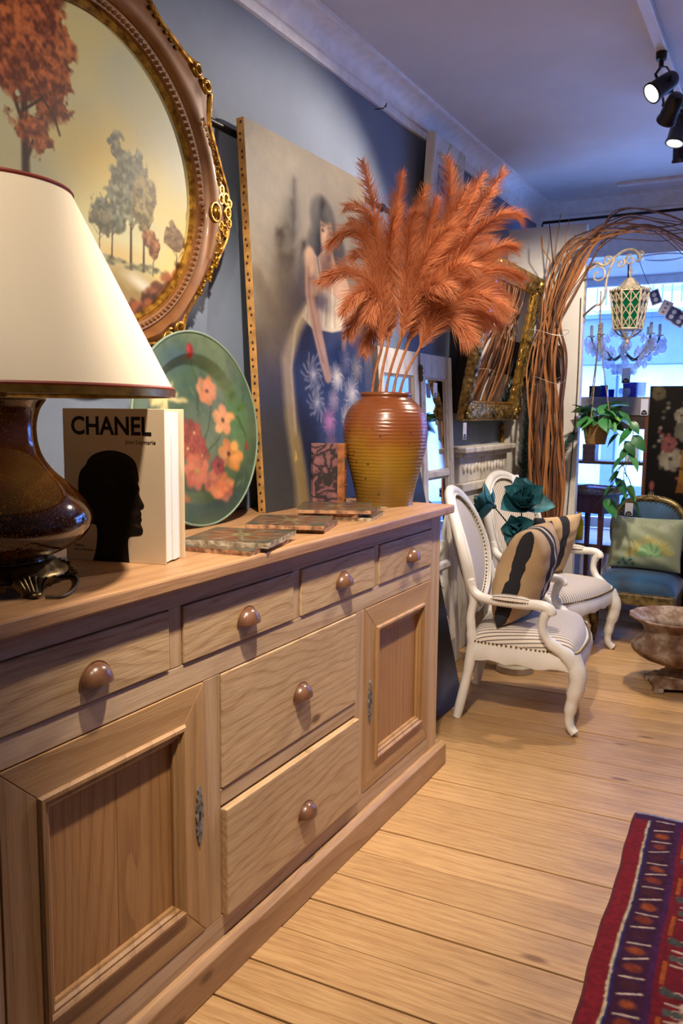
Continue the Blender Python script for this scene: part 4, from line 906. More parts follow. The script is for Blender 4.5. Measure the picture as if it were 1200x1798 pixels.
# five stems; each carries plumes given as (tip, bow point, depth offset)
STEMS = [
 ((672, 600), -.02, [((637, 284), (664, 400), -.05), ((608, 362), (668, 372), -.12), ((577, 432), (650, 375), -.10), ((616, 388), (668, 420), -.02), ((562, 496), (650, 455), -.08), ((616, 452), (672, 436), .02)]),
 ((684, 590), .03, [((604, 546), (650, 490), -.12), ((613, 588), (655, 510), .02), ((642, 616), (668, 535), .10), ((706, 306), (690, 400), .10), ((648, 560), (670, 500), -.06), ((700, 360), (676, 440), -.14)]),
 ((706, 585), -.03, [((786, 277), (800, 420), .0), ((748, 330), (722, 430), .14), ((820, 330), (780, 420), -.10), ((730, 372), (706, 450), -.16), ((768, 350), (740, 440), .05), ((800, 400), (740, 440), -.2)]),
 ((722, 590), .04, [((882, 303), (822, 400), .04), ((848, 306), (800, 410), .15), ((918, 380), (850, 372), .0), ((906, 434), (850, 440), -.1), ((860, 420), (800, 430), .2), ((790, 505), (742, 500), -.22)]),
 ((742, 600), .0, [((918, 490), (830, 455), .0), ((892, 520), (820, 480), .12), ((893, 546), (810, 500), -.10), ((880, 566), (800, 525), .05), ((856, 574), (800, 530), .16), ((828, 597), (775, 540), -.08), ((836, 470), (776, 470), -.18)]),
]
SLB = ['orange feather stem with plumes sweeping towards the figure canvas', 'orange feather stem with low plumes drooping beside the casement mirror', 'orange feather stem standing upright in the middle of the jar', 'orange feather stem reaching up to the white framed picture', 'orange feather stem leaning out towards the gilt mirror']
for i, (node, dz, tips) in enumerate(STEMS):
    nd = vp(*node, dz); base = JA+np.array([0, 0, .0235])+VR*(-.036+.018*i)+VF*(.020*(-1)**i)
    mouth = JM+VR*(-.048+.024*i)+VF*(.018*(-1)**i)
    t = thing('feather_stem', SLB[i], 'dried stem', base, group='orange feather stems in the jar')
    top = vp(node[0]+(-6 if i < 2 else 4 if i == 2 else 14), node[1]-60, dz)
    MB().tube(spline([base, mouth, nd, top], 6), [.0065]*7+[.005]*6+[.004]*6, 8).build('stem', stem_o, t, w=True, smooth=True)
    for j, (tip, bow, dd) in enumerate(tips):
        p0 = mouth+(nd-mouth)*(.78+.2*((j*3) % 5)/5.); p3 = vp(*tip, dd); pb = vp(*bow, dd*.7)
        p1 = p0+(nd-mouth)*.55+(pb-p0)*.25; p2 = pb+(pb-p0)*.15
        plume(bez(p0, p1, p2, p3, 22), 900, .088 if i < 2 else .102, .00085, 100+i*10+j, mat=plume_m, parent=t)

# ================================================================== frames
def rect_ring(y0, y1, z0, z1, prof, nseg=1, disp=None, back=True):
    """profile (inset, x) swept round a rectangle with mitred corners"""
    m = MB(); n = len(prof); vs = []; cnt = 4*nseg
    for k in range(4):
        for i in range(nseg):
            f = i/nseg
            for j, (t, x) in enumerate(prof):
                c = [(y0+t, z0+t), (y1-t, z0+t), (y1-t, z1-t), (y0+t, z1-t)]; a, b = c[k], c[(k+1) % 4]
                y, z = a[0]+(b[0]-a[0])*f, a[1]+(b[1]-a[1])*f
                vs.append((x+(disp(k, f, j, y, z) if disp else 0), y, z))
    fs = [(p*n+j, p*n+j+1, ((p+1) % cnt)*n+j+1, ((p+1) % cnt)*n+j) for p in range(cnt) for j in range(n-1)]
    return m.add(vs, [f[::-1] for f in fs])
k = N('mirror_glass'); k.set(Metallic=1., Roughness=.03); k.b.inputs['Base Color'].default_value = (.82, .84, .86, 1)
no = k.n('ShaderNodeTexNoise', i_Scale=6., i_Detail=5.); k.l(k.coord(rand=False), no.inputs['Vector']); rr = k.ramp(no.outputs[0], [(.5, (.02, .02, .02, 1)), (.8, (.12, .12, .12, 1))]); k.l(rr.outputs[0], k.b.inputs['Roughness']); mirror_m = k.m
chip_m = N('chipped_white_paint'); chip_m.set(Roughness=.6); n1 = chip_m.n('ShaderNodeTexNoise', i_Scale=11., i_Detail=8., i_Roughness=.7); chip_m.l(chip_m.coord((1, 1, .35)), n1.inputs['Vector'])
chip_m.l(chip_m.ramp(n1.outputs[0], [(.30, lin('#6b5a46')), (.38, lin('#a99b86')), (.46, lin('#cdc6ba')), (.7, lin('#dcd7ce'))]).outputs[0], chip_m.b.inputs['Base Color']); chip_m.bump(n1.outputs[0], .2, .004); chip_m = chip_m.m
tag_w = plain('tag_white', '#efeef2', .6, var=.02); 
def price_tag(parent, top, right, h=.075, w=.034, nrm=None, strg=.03):
    """white swing tag with a black half-round end and pale emblem, hung from a short string"""
    top = Vector([float(q) for q in top]); rt = Vector(right).normalized(); nm = Vector(nrm).normalized() if nrm is not None else rt.cross(Vector((0, 0, 1))); up = nm.cross(rt)
    if up.z < 0: up = -up
    pt = lambda a, b, c: tuple(top+rt*a+up*(-strg+b)+nm*c)
    q = MB().prism([(-w/2, -h), (w/2, -h), (w/2, 0), (-w/2, 0)], lambda a, b: pt(a, b, -.0006), lambda a, b: pt(a, b, .0006)).build('price_tag', tag_w, parent, w=True, label='white price tag with a black end')
    arc = [(w*.42*math.cos(a), -h*.97+h*.30*math.sin(a)) for a in np.linspace(0, PI, 12)]
    MB().prism(arc, lambda a, b: pt(a, b, .0007), lambda a, b: pt(a, b, .0012)).build('tag_emblem', ink_m, q, w=True)
    mm = MB()
    for s in (-1, 1): mm.prism([(s*w*.11+w*.07*math.cos(a), -h*.84+w*.07*math.sin(a)) for a in np.linspace(0, 2*PI, 8, endpoint=False)], lambda a, b: pt(a, b, .0011), lambda a, b: pt(a, b, .0016))
    mm.build('tag_monogram', tag_w, q, w=True); MB().tube([pt(0, strg, 0), pt(.001, 0, 0)], .0008, 4).build('tag_string', ink_m, q, w=True)
# casement mirror: two old window leaves with mirror panes
WMx = -1.474; leanw = math.radians(3.3)
wmr = thing('casement_mirror', 'pair of hinged old white window casements glazed with mirror panes', 'mirror', (WMx, 3.655, 0), rot=(0, -leanw, 0))
for (a, b) in ((3.215, 3.645), (3.669, 4.072)):
    y0, y1 = a-3.655, b-3.655; H = 1.565; st = .055
    lf = bpy.data.objects.new('casement', None); COL.objects.link(lf); lf.parent = wmr; lf.location = (0, (y0+y1)/2, 0); hw = (y1-y0)/2
    for s in (-1, 1): MB().bb((-.035, s*hw, 0), (0, s*(hw-st), H)).build('stile', chip_m, lf, bevel=.003)
    for z0, z1 in ((0, .13), (H-.11, H)): MB().bb((-.034, -hw+st, z0), (-.001, hw-st, z1)).build('rail', chip_m, lf, bevel=.003)
    for z in (.52, .985): MB().bb((-.032, -hw+st, z-.014), (-.003, hw-st, z+.014)).build('glazing_bar', chip_m, lf, bevel=.004)
    for z0, z1 in ((.13, .506), (.534, .971), (.999, H-.11)):
        MB().bb((-.020, -hw+st, z0), (-.016, hw-st, z1)).build('pane', mirror_m, lf); rect_ring(-hw+st, hw-st, z0, z1, [(0, -.004), (.006, -.009), (.010, -.012), (.010, -.017)]).build('bead', chip_m, lf)
MB().lathe([(.0, -.04), (.009, -.036), (.012, -.02), (.008, -.01), (.012, 0), (.008, .01), (.012, .02), (.009, .036), (0, .04)], 12, (.008, -.003, 1.47)).build('hinge', plain('hinge_iron', '#5c5348', .6, metal=.4), wmr, smooth=True)
MB().lathe([(.0, -.04), (.009, -.036), (.012, -.02), (.008, -.01), (.012, 0), (.008, .01), (.012, .02), (.009, .036), (0, .04)], 12, (.008, -.003, .3)).build('hinge', plain('hinge_iron', '#5c5348'), wmr, smooth=True)
price_tag(wmr, atx(765, 668, -1.552), (0, 1, 0), .07, .05, (1, 0, 0), .012)
# gilt mirror hung tilting forward from the wall
g0, g1 = atx(812, 735, -1.50), atx(905, 738, -1.50); gt = aty(955, 490, g1[1]); beta = math.atan2(gt[0]+1.50, gt[2]-g1[2]); gh = math.hypot(gt[0]+1.50, gt[2]-g1[2])
gm = thing('gilt_mirror', 'carved gilt mirror tilting forward from the wall by the branches', 'mirror', (-1.50, (g0[1]+g1[1])/2, g1[2]), rot=(0, beta, 0))
hw = (g1[1]-g0[1])/2; fwid = .105
k = N('carved_gilt'); k.set(Metallic=.7, Roughness=.33); vo = k.n('ShaderNodeTexVoronoi', i_Scale=38.); k.l(k.coord(rand=False), vo.inputs['Vector']); n1 = k.n('ShaderNodeTexNoise', i_Scale=26., i_Detail=4.); k.l(k.coord(rand=False), n1.inputs['Vector'])
k.l(k.ramp(n1.outputs[0], [(.3, lin('#3e3322')), (.45, lin('#8d7443')), (.6, lin('#b79752')), (.75, lin('#a59a86'))]).outputs[0], k.b.inputs['Base Color']); k.bump(vo.outputs['Distance'], .8, .012); carved = k.m
def carve(kk, f, j, y, z):
    if j in (0, 1, 8, 9, 10): return 0
    s = (y*38+z*38); return .007*math.sin(s*1.0+j*1.3)*math.sin(j*2.1+s*.5)+.004*math.sin(s*2.7+j)
rect_ring(-hw, hw, 0, gh, [(0, -.035), (0, -.006), (.008, .004), (.02, .012), (.034, .016), (.048, .014), (.062, .010), (.074, .004), (.084, .004), (.092, -.004), (fwid, -.008), (fwid, -.02)], 70, carve).build('carved_frame', carved, gm, smooth=60)
rect_ring(-hw+fwid-.012, hw-fwid+.012, fwid-.012, gh-fwid+.012, [(0, -.004), (.004, .0), (.010, -.002), (.014, -.012)]).build('sight_edge', gold_m, gm)
MB().bb((-.022, -hw+fwid-.004, fwid-.004), (-.015, hw-fwid+.004, gh-fwid+.004)).build('mirror_plate', mirror_m, gm); MB().hexa([(-.096, -hw+.03, .03), (-.024, -hw+.03, .03), (-.024, hw-.03, .03), (-.096, hw-.03, .03), (-.060, -hw+.03, gh-.03), (-.024, -hw+.03, gh-.03), (-.024, hw-.03, gh-.03), (-.060, hw-.03, gh-.03)]).build('backboard', plain('backboard_dark', '#1d1815', .8), gm)
for sy in (-1, 1):
    for zz in (.05, gh-.05):
        c = MB()
        for q in range(9): a = q*.7; c.ball((.012+.004*math.sin(q*2.), sy*(hw-.05)+.030*math.cos(a)*(q > 0), zz+.030*math.sin(a)*(q > 0)), (.014, .016, .016), 8, 5)
        c.build('corner_leaf', carved, gm, smooth=True)
_wp = wm(gm) @ Vector((-.058, 0, gh*.88)); MB().tube([tuple(_wp), (WX+.010, _wp.y, 2.150)], .0022, 5).build('hanging_wire', blk_m, gm, w=True)
price_tag(gm, atx(817, 738, -1.49), (0, 1, 0), .085, .05, (1, 0, 0), .012)
# small white framed picture up by the cornice
w0 = atx(752, 350, -1.53); w1 = atx(806, 405, -1.53); wt = aty(760, 230, w0[1]); bw_ = math.atan2(wt[0]+1.53, wt[2]-w0[2]); wh = math.hypot(wt[0]+1.53, wt[2]-w0[2])+.06
wp = thing('white_framed_picture', 'small picture in a wide white frame tilting out below the cornice', 'picture', (-1.53, (w0[1]+w1[1])/2, w0[2]-.06), rot=(0, bw_, 0)); hw2 = max(.2, (w1[1]-w0[1])/2)
rect_ring(-hw2, hw2, 0, wh, [(0, -.03), (0, .004), (.006, .010), (.03, .006), (.05, .0), (.06, -.006), (.068, -.004), (.07, -.014)]).build('frame', chip_m, wp, smooth=25)
pc = PC(60, 70, (120, 118, 130)); nz = pc.noise(5, 3, 9); pc.mix(np.clip((nz-.4)*3, 0, 1), (164, 158, 160)); pc.blob(.5, .3, .3, .2, (88, 84, 100), soft=.8, rag=.3); pc.blob(.6, .7, .15, .2, (70, 68, 84), soft=.7, rag=.3)
U, V = np.meshgrid(np.linspace(0, 1, 40), np.linspace(0, 1, 46)); i0 = .112
P = np.stack([np.full_like(U, -.0115), -hw2+i0+U*(2*hw2-2*i0), i0+V*(wh-2*i0)], -1); put('painted_sheet', grid_mesh('painted_sheet', P, pc.sample(U, V)), painted('print_matte', .5), wp)
MB().bb((-.02, -hw2+.06, .06), (-.0125, hw2-.06, wh-.06)).build('mount', plain('mount_card', '#d9d4ca', .8), wp); MB().hexa([(-.066, -hw2+.01, .01), (-.021, -hw2+.01, .01), (-.021, hw2-.01, .01), (-.066, hw2-.01, .01), (-.034, -hw2+.01, wh-.01), (-.021, -hw2+.01, wh-.01), (-.021, hw2-.01, wh-.01), (-.034, hw2-.01, wh-.01)]).build('backing', plain('backboard_dark', '#1d1815'), wp)
# dark canvas leaning behind the first armchair, past the sideboard end
dc = thing('dark_canvas', 'dark floral canvas leaning behind the armchair past the sideboard', 'painting', (-1.245, 3.26, 0), rot=(0, -math.radians(12.5), 0))
pc = PC(90, 130, (30, 30, 32)); nz = pc.noise(6, 4, 31); pc.mix(np.clip((nz-.5)*4, 0, 1)*.6, (62, 62, 64)); pc.blob(.6, .1, .5, .1, (96, 104, 114), soft=1., alpha=.8)
for q in range(16): pc.blob(.2+.7*rng.random(), .3+.6*rng.random(), .05, .04, mixc((120, 90, 50), (90, 50, 50), rng.random()), soft=.7, alpha=.7, rag=.3, seed=q)
U, V = np.meshgrid(np.linspace(0, 1, 60), np.linspace(0, 1, 90)); P = np.stack([np.full_like(U, .0015), -.22+U*.44, V*1.25], -1); put('painted_face', grid_mesh('painted_face', P, pc.sample(U, V)), painted('oil_paint_dark', .35, coat=.2), dc)
MB().bb((-.022, -.22, 0), (.001, .22, 1.25)).build('stretcher', plain('canvas_edge_dark', '#2c2a28', .7), dc, bevel=.001)
# carved white overmantel standing against the wall
om = thing('carved_panel', 'distressed white carved mantel panel standing against the wall', 'panel', (WX+.05, 4.52, 0))
zt_ = float(atx(845, 783, -1.5)[2]); L0, L1_ = -.40, .41
def slab(nm, z0, z1, x1, ex=0.): return MB().bb((-.045, L0-ex, z0), (x1, L1_+ex, z1)).build(nm, chip_m, om, bevel=.006)
slab('cornice_shelf', zt_-.03, zt_, .075, .03); slab('fillet', zt_-.055, zt_-.03, .055, .015); slab('frieze', zt_-.19, zt_-.055, .030); slab('lower_moulding', zt_-.235, zt_-.19, .055, .01); slab('base_board', zt_-.33, zt_-.235, .035); slab('leg_board', 0, zt_-.33, .015)
m = MB()
for q in range(26): m.ball((.030, L0+.05+q*.0275, zt_-.12+.006*math.sin(q)), (.010, .010, .030), 7, 5, (.5*(-1)**q, 0, 0))
tag(m.build('carved_leaves', chip_m, om, smooth=True), kind='stuff')
# slim gilded pole beside it
gp = thing('gilded_pole', 'slim turned gilt pole leaning on the wall under the gilt mirror', 'pole', (WX+.021, 5.005, 0)); gp.scale = (1, 1, .925)
MB().lathe([(0, 0), (.016, 0)]+[(.012+.004*abs(math.sin(i*.9)), .02+i*.03) for i in range(42)]+[(.012, 1.28), (0, 1.29)], 12).build('shaft', gold_m, gp, smooth=True); MB().lathe([(0, 1.285), (.014, 1.29), (.018, 1.305), (.010, 1.325), (0, 1.33)], 12).build('finial', gold_m, gp, smooth=True)
# ================================================================== white oval-back armchairs
def striped(name, base, line, period, attr='stripe', rough=.8):
    k = N(name); k.set(Roughness=rough); k.b.inputs['Sheen Weight'].default_value = .1
    a = k.n('ShaderNodeAttribute', attribute_name=attr); m1 = k.n('ShaderNodeMath', operation='DIVIDE'); m1.inputs[1].default_value = period; k.l(a.outputs['Fac'], m1.inputs[0])
    fr = k.n('ShaderNodeMath', operation='FRACT'); k.l(m1.outputs[0], fr.inputs[0])
    L, D = lin(base), lin(line)
    r = k.ramp(fr.outputs[0], [(0, L), (.50, L), (.54, mixc(L, D, .8)), (.62, D), (.72, D), (.78, L), (.84, mixc(L, D, .35)), (.9, L)]); k.l(r.outputs[0], k.b.inputs['Base Color'])
    no = k.n('ShaderNodeTexNoise', i_Scale=500.); k.l(k.coord(rand=False), no.inputs['Vector']); k.bump(no.outputs[0], .1, .002); return k.m
stripe_m = striped('ticking_stripe', '#ddd2c6', '#2e2727', .0175)
wpaint = plain('chair_white_paint', '#e9e6e0', .35, var=.05, nscale=9, coat=.15)
brassnail = plain('brass_nail', '#9c8354', .3, metal=.85, var=.3, nscale=60)
def stripe_attr(me, vals):
    at = me.attributes.new('stripe', 'FLOAT', 'POINT'); at.data.foreach_set('value', np.asarray(vals, np.float32))
def seat_outline(b, n=9):
    # closed plan outline, front at +x, bowed
    f = [(-.225, -.235), (-.10, -.262), (.06, -.288), (.17, -.296), (.215, -.285), (.235, -.22), (.252, -.10), (.258, 0)]
    pts = f+[(x, -y) for x, y in f[::-1][1:]]
    return [(p[0]*b, p[1]*b) for p in spline(pts, 4)]
chair_n = [0]
def armchair(label, loc, rz):
    t = thing('armchair', label, 'armchair', loc, rz, 'white oval-back armchairs'); ol = seat_outline(1.)
    n = len(ol); m = MB(); lv = [(1.0, .262), (1.012, .275), (1.012, .30), (1.0, .315), (.985, .335)]
    vs = [(x*s, y*s, z-.006*math.cos(14*math.atan2(y, x))*(z < .27)) for s, z in lv for x, y in ol]
    fs = [(i*n+j, i*n+(j+1) % n, (i+1)*n+(j+1) % n, (i+1)*n+j) for i in range(len(lv)-1) for j in range(n)]+[tuple(range(n-1, -1, -1)), tuple((len(lv)-1)*n+j for j in range(n))]
    m.add(vs, fs).build('seat_rail', wpaint, t, smooth=45)
    # sprung seat: stripes run front to back and fold down the sides
    na, nb = 34, 46; A = np.sin(np.linspace(-PI/2, PI/2, na)); B = np.sin(np.linspace(-PI/2, PI/2, nb)); P = np.zeros((na, nb, 3)); S = np.zeros((na, nb))
    for i, a in enumerate(A):
        hwid = .235+.06*min(1, (a+1)/1.7)-(.02 if a > .93 else 0)
        for j, b in enumerate(B):
            x = -.215+(a+1)/2*(.43+.028*(1-b*b)); P[i, j] = (x, b*hwid, .325+.072*max(0, (1-abs(a)**7)*(1-abs(b)**7))**.42+.018*(1-a*a)*(1-b*b))
        S[i] = np.concatenate([[0], np.cumsum(np.linalg.norm(np.diff(P[i], axis=0), axis=1))]); S[i] -= S[i][-1]/2
    mm = MB(); mm.add(P.reshape(-1, 3), [(i*nb+j, (i+1)*nb+j, (i+1)*nb+j+1, i*nb+j+1) for i in range(na-1) for j in range(nb-1)]); o = mm.build('seat', stripe_m, t, smooth=True); stripe_attr(o.data, S.reshape(-1))
    nm = MB(); ol2 = seat_outline(.995)
    for q in range(len(ol2)):
        for f in (0, .5):
            x, y = ol2[q]; x2, y2 = ol2[(q+1) % len(ol2)]
            if x < -.2: continue
            nm.ball((x+(x2-x)*f, y+(y2-y)*f, .338), .0052, 6, 4)
    tag(nm.build('nail_trim', brassnail, t, smooth=True), kind='stuff')
    for s in (-1, 1):
        MB().tube(spline([(.205, s*.272, .325), (.222, s*.282, .275), (.228, s*.286, .225), (.213, s*.279, .15), (.202, s*.274, .08), (.206, s*.276, .035), (.228, s*.288, .010)], 4), [.033]*4+[.036]*4+[.033]*4+[.025]*4+[.019]*4+[.018]*4+[.020], 10).build('leg', wpaint, t, smooth=60)
        MB().tube(spline([(-.205, s*.222, .33), (-.222, s*.226, .20), (-.262, s*.236, .0)], 5), [.024]*5+[.021]*5+[.018], 10).build('leg', wpaint, t, smooth=60)
    zc, hh, ww = .690, .255, .248
    def bx(z, y): return -.218-(z-.40)*.26+.045*(y/ww)**2
    ring = [(bx(zc+hh*math.sin(a), ww*math.cos(a)), ww*math.cos(a), zc+hh*math.sin(a)) for a in np.linspace(0, 2*PI, 64, endpoint=False)]
    m = MB(); m.tube(ring, .024, 10, closed=True, flat=.85); m.build('back_frame', wpaint, t, smooth=True)
    m = MB(); m.tube([(p[0]+.021, p[1]*.93, zc+(p[2]-zc)*.93) for p in ring], .007, 6, closed=True).build('back_moulding', wpaint, t, smooth=True)
    for sg, nmz in ((1, 'back_pad'), (-1, 'outside_back')):
        nr, nt = 12, 48; P = []; S = []
        for i in range(nr):
            r = math.sin(i/(nr-1)*PI/2)
            for j in range(nt):
                a = 2*PI*j/nt; y, z = r*ww*.90*math.cos(a), zc+r*hh*.90*math.sin(a); P.append((bx(z, y)+sg*(.006+.024*(1-r**3)), y, z)); S.append(y)
        mm = MB(); mm.add(P, [(i*nt+j, i*nt+(j+1) % nt, (i+1)*nt+(j+1) % nt, (i+1)*nt+j)[::-1 if sg < 0 else 1] for i in range(nr-1) for j in range(nt)]); o = mm.build(nmz, stripe_m, t, smooth=True); stripe_attr(o.data, S)
    nm = MB()
    for p in [(bx(zc+hh*.89*math.sin(a), ww*.89*math.cos(a))+.016, ww*.89*math.cos(a), zc+hh*.89*math.sin(a)) for a in np.linspace(0, 2*PI, 80, endpoint=False)]: nm.ball(p, .0045, 6, 4)
    tag(nm.build('back_nail_trim', brassnail, t, smooth=True), kind='stuff')
    for s in (-1, 1):
        MB().tube(spline([(-.205, s*.222, .32), (-.212, s*.226, .38), (-.216, s*.232, .44), (-.205, s*.236, .52), (-.22, s*.242, .60)], 4), [.024]*4+[.02]*4+[.018]*4+[.02]*4+[.018], 10).build('back_post', wpaint, t, smooth=60)
        MB().tube(spline([(-.225, s*.240, .600), (-.198, s*.246, .545), (-.14, s*.258, .524), (-.02, s*.284, .522), (.075, s*.302, .526), (.112, s*.306, .512), (.118, s*.305, .490)], 4), [.018]*4+[.02]*8+[.021]*8+[.022]*4+[.015], 10).build('arm', wpaint, t, smooth=60)
        MB().tube(spline([(.105, s*.304, .512), (.088, s*.302, .470), (.086, s*.300, .425), (.118, s*.298, .375), (.178, s*.290, .332), (.212, s*.281, .285)], 4), [.020]*4+[.018]*4+[.019]*4+[.024]*4+[.030]*4+[.032], 10).build('arm_support', wpaint, t, smooth=60)
        mm = MB(); nu, nv = 18, 10; P = []; S = []
        for i in range(nu):
            u = -1+2*i/(nu-1); c = math.sqrt(max(0, 1-u*u))**.6
            for j in range(nv):
                a = PI*j/(nv-1); P.append((-.045+u*.085, s*(.279+.016*(u+.0))+.026*c*math.cos(a), .532+.024*c*math.sin(a))); S.append(.026*a)
        mm.add(P, [(i*nv+j, (i+1)*nv+j, (i+1)*nv+j+1, i*nv+j+1) for i in range(nu-1) for j in range(nv-1)]); o = mm.build('arm_pad', stripe_m, t, smooth=True); stripe_attr(o.data, S)
        nm = MB()
        for u in np.linspace(-.95, .95, 17):
            c = math.sqrt(1-u*u)**.6
            for e in (-1, 1): nm.ball((-.045+u*.085, s*(.279+.016*u)+e*.026*c, .531), .0042, 6, 4)
        tag(nm.build('arm_nail_trim', brassnail, t, smooth=True), kind='stuff')
    return t
ch1 = armchair('white oval-back armchair in striped ticking beside the sideboard end', (-.969, 3.543, 0), math.radians(9.4))
ch2 = armchair('white oval-back armchair in striped ticking before the twisted branches', (-1.105, 4.465, 0), math.radians(-16))
price_tag(ch2, aty(897, 832, 4.56)+np.array([.03, -.02, .0]), (.3, 1, 0), .07, .07, (1, -.3, .25), .004)

# ---- cushions
def pillow(name, label, loc, rot, w, h, tk, mat, group=None, crease=0.):
    t = thing(name, label, 'cushion', loc, rot=rot, group=group); n = 34; m = MB()
    for sg in (1, -1):
        def fn(u, v):
            a, b = -math.cos(u*PI), -math.cos(v*PI); e = max(0, (1-abs(a)**3.2)*(1-abs(b)**3.2))**.6
            wr = .004*math.sin(9*a+4*b)+.003*math.sin(17*b-5*a)
            return (a*w/2*(1-.05*(1-b*b))*1.0, sg*(tk/2*e+wr*e*crease), h/2+b*h/2*(1-.05*(1-a*a)))
        q = MB().grid(fn, n, n); q.f = [f[::-1] for f in q.f] if sg > 0 else q.f; m.add(q.v, q.f)
    m.build('cover', mat, t, smooth=True); return t
def kilim(name, bands, noise_amp=.012):
    k = N(name); k.set(Roughness=.95); tc = k.n('ShaderNodeTexCoord'); sx = k.n('ShaderNodeSeparateXYZ'); k.l(tc.outputs['Object'], sx.inputs[0])
    no = k.n('ShaderNodeTexNoise', i_Scale=12., i_Detail=5.); k.l(tc.outputs['Object'], no.inputs['Vector']); ad = k.n('ShaderNodeMath', operation='MULTIPLY_ADD'); ad.inputs[1].default_value = noise_amp*2; k.l(no.outputs[0], ad.inputs[0]); k.l(sx.outputs['X'], ad.inputs[2])
    mr = k.n('ShaderNodeMapRange'); mr.inputs['From Min'].default_value = -.24+noise_amp; mr.inputs['From Max'].default_value = .24+noise_amp; k.l(ad.outputs[0], mr.inputs['Value'])
    r = k.ramp(mr.outputs[0], bands, 'CONSTANT'); n2 = k.n('ShaderNodeTexNoise', i_Scale=7., i_Detail=6.); k.l(tc.outputs['Object'], n2.inputs['Vector']); r2 = k.ramp(n2.outputs[0], [(.3, (.72, .68, .62, 1)), (.62, (1, 1, 1, 1))])
    k.l(k.mixrgb(.8, r.outputs[0], r2.outputs[0], 'MULTIPLY'), k.b.inputs['Base Color']); wv = k.n('ShaderNodeTexNoise', i_Scale=220., i_Detail=2.); k.l(tc.outputs['Object'], wv.inputs['Vector']); k.bump(wv.outputs[0], .5, .004); return k.m
BE, BK, CR = lin('#bfa17a'), lin('#24242c'), lin('#d8cbb4')
k1 = kilim('kilim_beige_black', [(0, BE), (.02, BK), (.12, BE), (.36, BK), (.47, CR), (.53, BK), (.60, BE), (.84, BK), (.95, BE)])
k2 = kilim('kilim_beige_two_bands', [(0, BE), (.06, BK), (.24, BE), (.50, BK), (.64, BE), (.90, BK), (.96, BE)])
c1 = ch1.location
p1_ = pillow('kilim_cushion', 'puffy beige kilim cushion with paired black stripes on the nearer-to-sideboard armchair', (c1[0]-.075, c1[1]-.045, .402), (math.radians(17), 0, math.radians(92)), .40, .43, .21, k1, 'kilim cushions on the armchairs', 1.)
p1_['label'] = 'plump beige kilim cushion with paired black stripes beside the sideboard'
c2 = ch2.location
pillow('kilim_cushion', 'flat beige kilim cushion with two broad black bands near the branches', (c2[0]-.075, c2[1]+.03, .405), (math.radians(-24+42), 0, math.radians(66)), .40, .36, .12, k2, 'kilim cushions on the armchairs', .8)

# ---- plant stand with teal flowers between the armchairs
ps = thing('plant_stand', 'cream pedestal with a stone pot between the armchairs', 'pedestal', (-1.165, 4.035, 0)); cream = plain('cream_stone', '#cfc2a6', .6, var=.15, nscale=14, bump=.08)
MB().lathe([(0, 0), (.095, 0), (.095, .03), (.075, .045), (.06, .06), (.055, .30), (.055, .50), (.062, .56), (.078, .58), (.078, .60), (0, .60)], 28).build('column', cream, ps, smooth=40)
MB().lathe([(0, .60), (.05, .60), (.062, .63), (.080, .68), (.092, .70), (.094, .715), (.086, .716), (.07, .69), (0, .68)], 28).build('pot', plain('pot_weathered', '#a98a63', .6, var=.35, nscale=20, bump=.1), ps, smooth=40)
def leaf_mesh(name, L, W, cup, tip=1.4, fold=0., base=.25, curl=0.):
    nu, nv = 10, 7; m = MB()
    def fn(u, v):
        s = (v-.5)*2; wdt = W*(math.sin(PI*min(1, u**.75))**.8)*(1-.25*u)+.0015*(1-u)
        return (u*L*math.cos(curl*u), s*wdt, cup*L*(u*u*.4)+abs(s)*wdt*fold+(s*s)*cup*wdt-math.sin(curl*u)*u*L)
    return m.grid(fn, nu, nv).mesh(name, True)
k = N('teal_petal'); k.set(Roughness=.5); no = k.n('ShaderNodeTexNoise', i_Scale=14.); k.l(k.coord(), no.inputs['Vector']); k.l(k.ramp(no.outputs[0], [(.3, lin('#1d4a55')), (.6, lin('#2f6f7b')), (.8, lin('#5a9aa0'))]).outputs[0], k.b.inputs['Base Color']); teal_m = k.m
petal = leaf_mesh('petal', .125, .060, .45, fold=.12)
def blossom(label, c, sz, axis, n):
    t = thing('fabric_flower', label, 'flower', c, group='teal fabric flowers'); ax = Vector(axis).normalized(); Mq = ax.to_track_quat('Z', 'Y').to_matrix().to_4x4()
    for i in range(n):
        ringi = 0 if i < n*.4 else (1 if i < n*.75 else 2); el = (1.15, .62, .12)[ringi]+.12*math.sin(i*2.7); a = i*2.399
        o = put('petal', petal, teal_m, t); o.matrix_basis = Mq @ Matrix.Rotation(a, 4, 'Z') @ Matrix.Rotation(-el, 4, 'Y') @ Matrix.Diagonal((sz*(1+.15*ringi),)*3+(1,))
    MB().ball((0, 0, 0), .014*sz, 8, 6).build('flower_core', plain('flower_core', '#24434a', .7), t, smooth=True)
    MB().tube([(0, 0, 0), tuple(ps.location+Vector((.035*math.cos(n), .035*math.sin(n), .69))-Vector(c))], .004, 6).build('stem', plain('wire_stem', '#3d4a36', .6), t)
blossom('large open teal fabric flower above the pedestal pot', aty(915, 893, 4.02)+np.array([0, 0, .015]), 1.0, (.35, -.5, .6), 14); blossom('teal fabric flower facing the casement mirror', aty(868, 893, 4.05)+np.array([0, 0, .01]), .9, (-.9, -.3, .35), 11); blossom('small teal fabric flower drooping over the pot rim', aty(908, 922, 3.95), .62, (.1, -.9, -.1), 9)

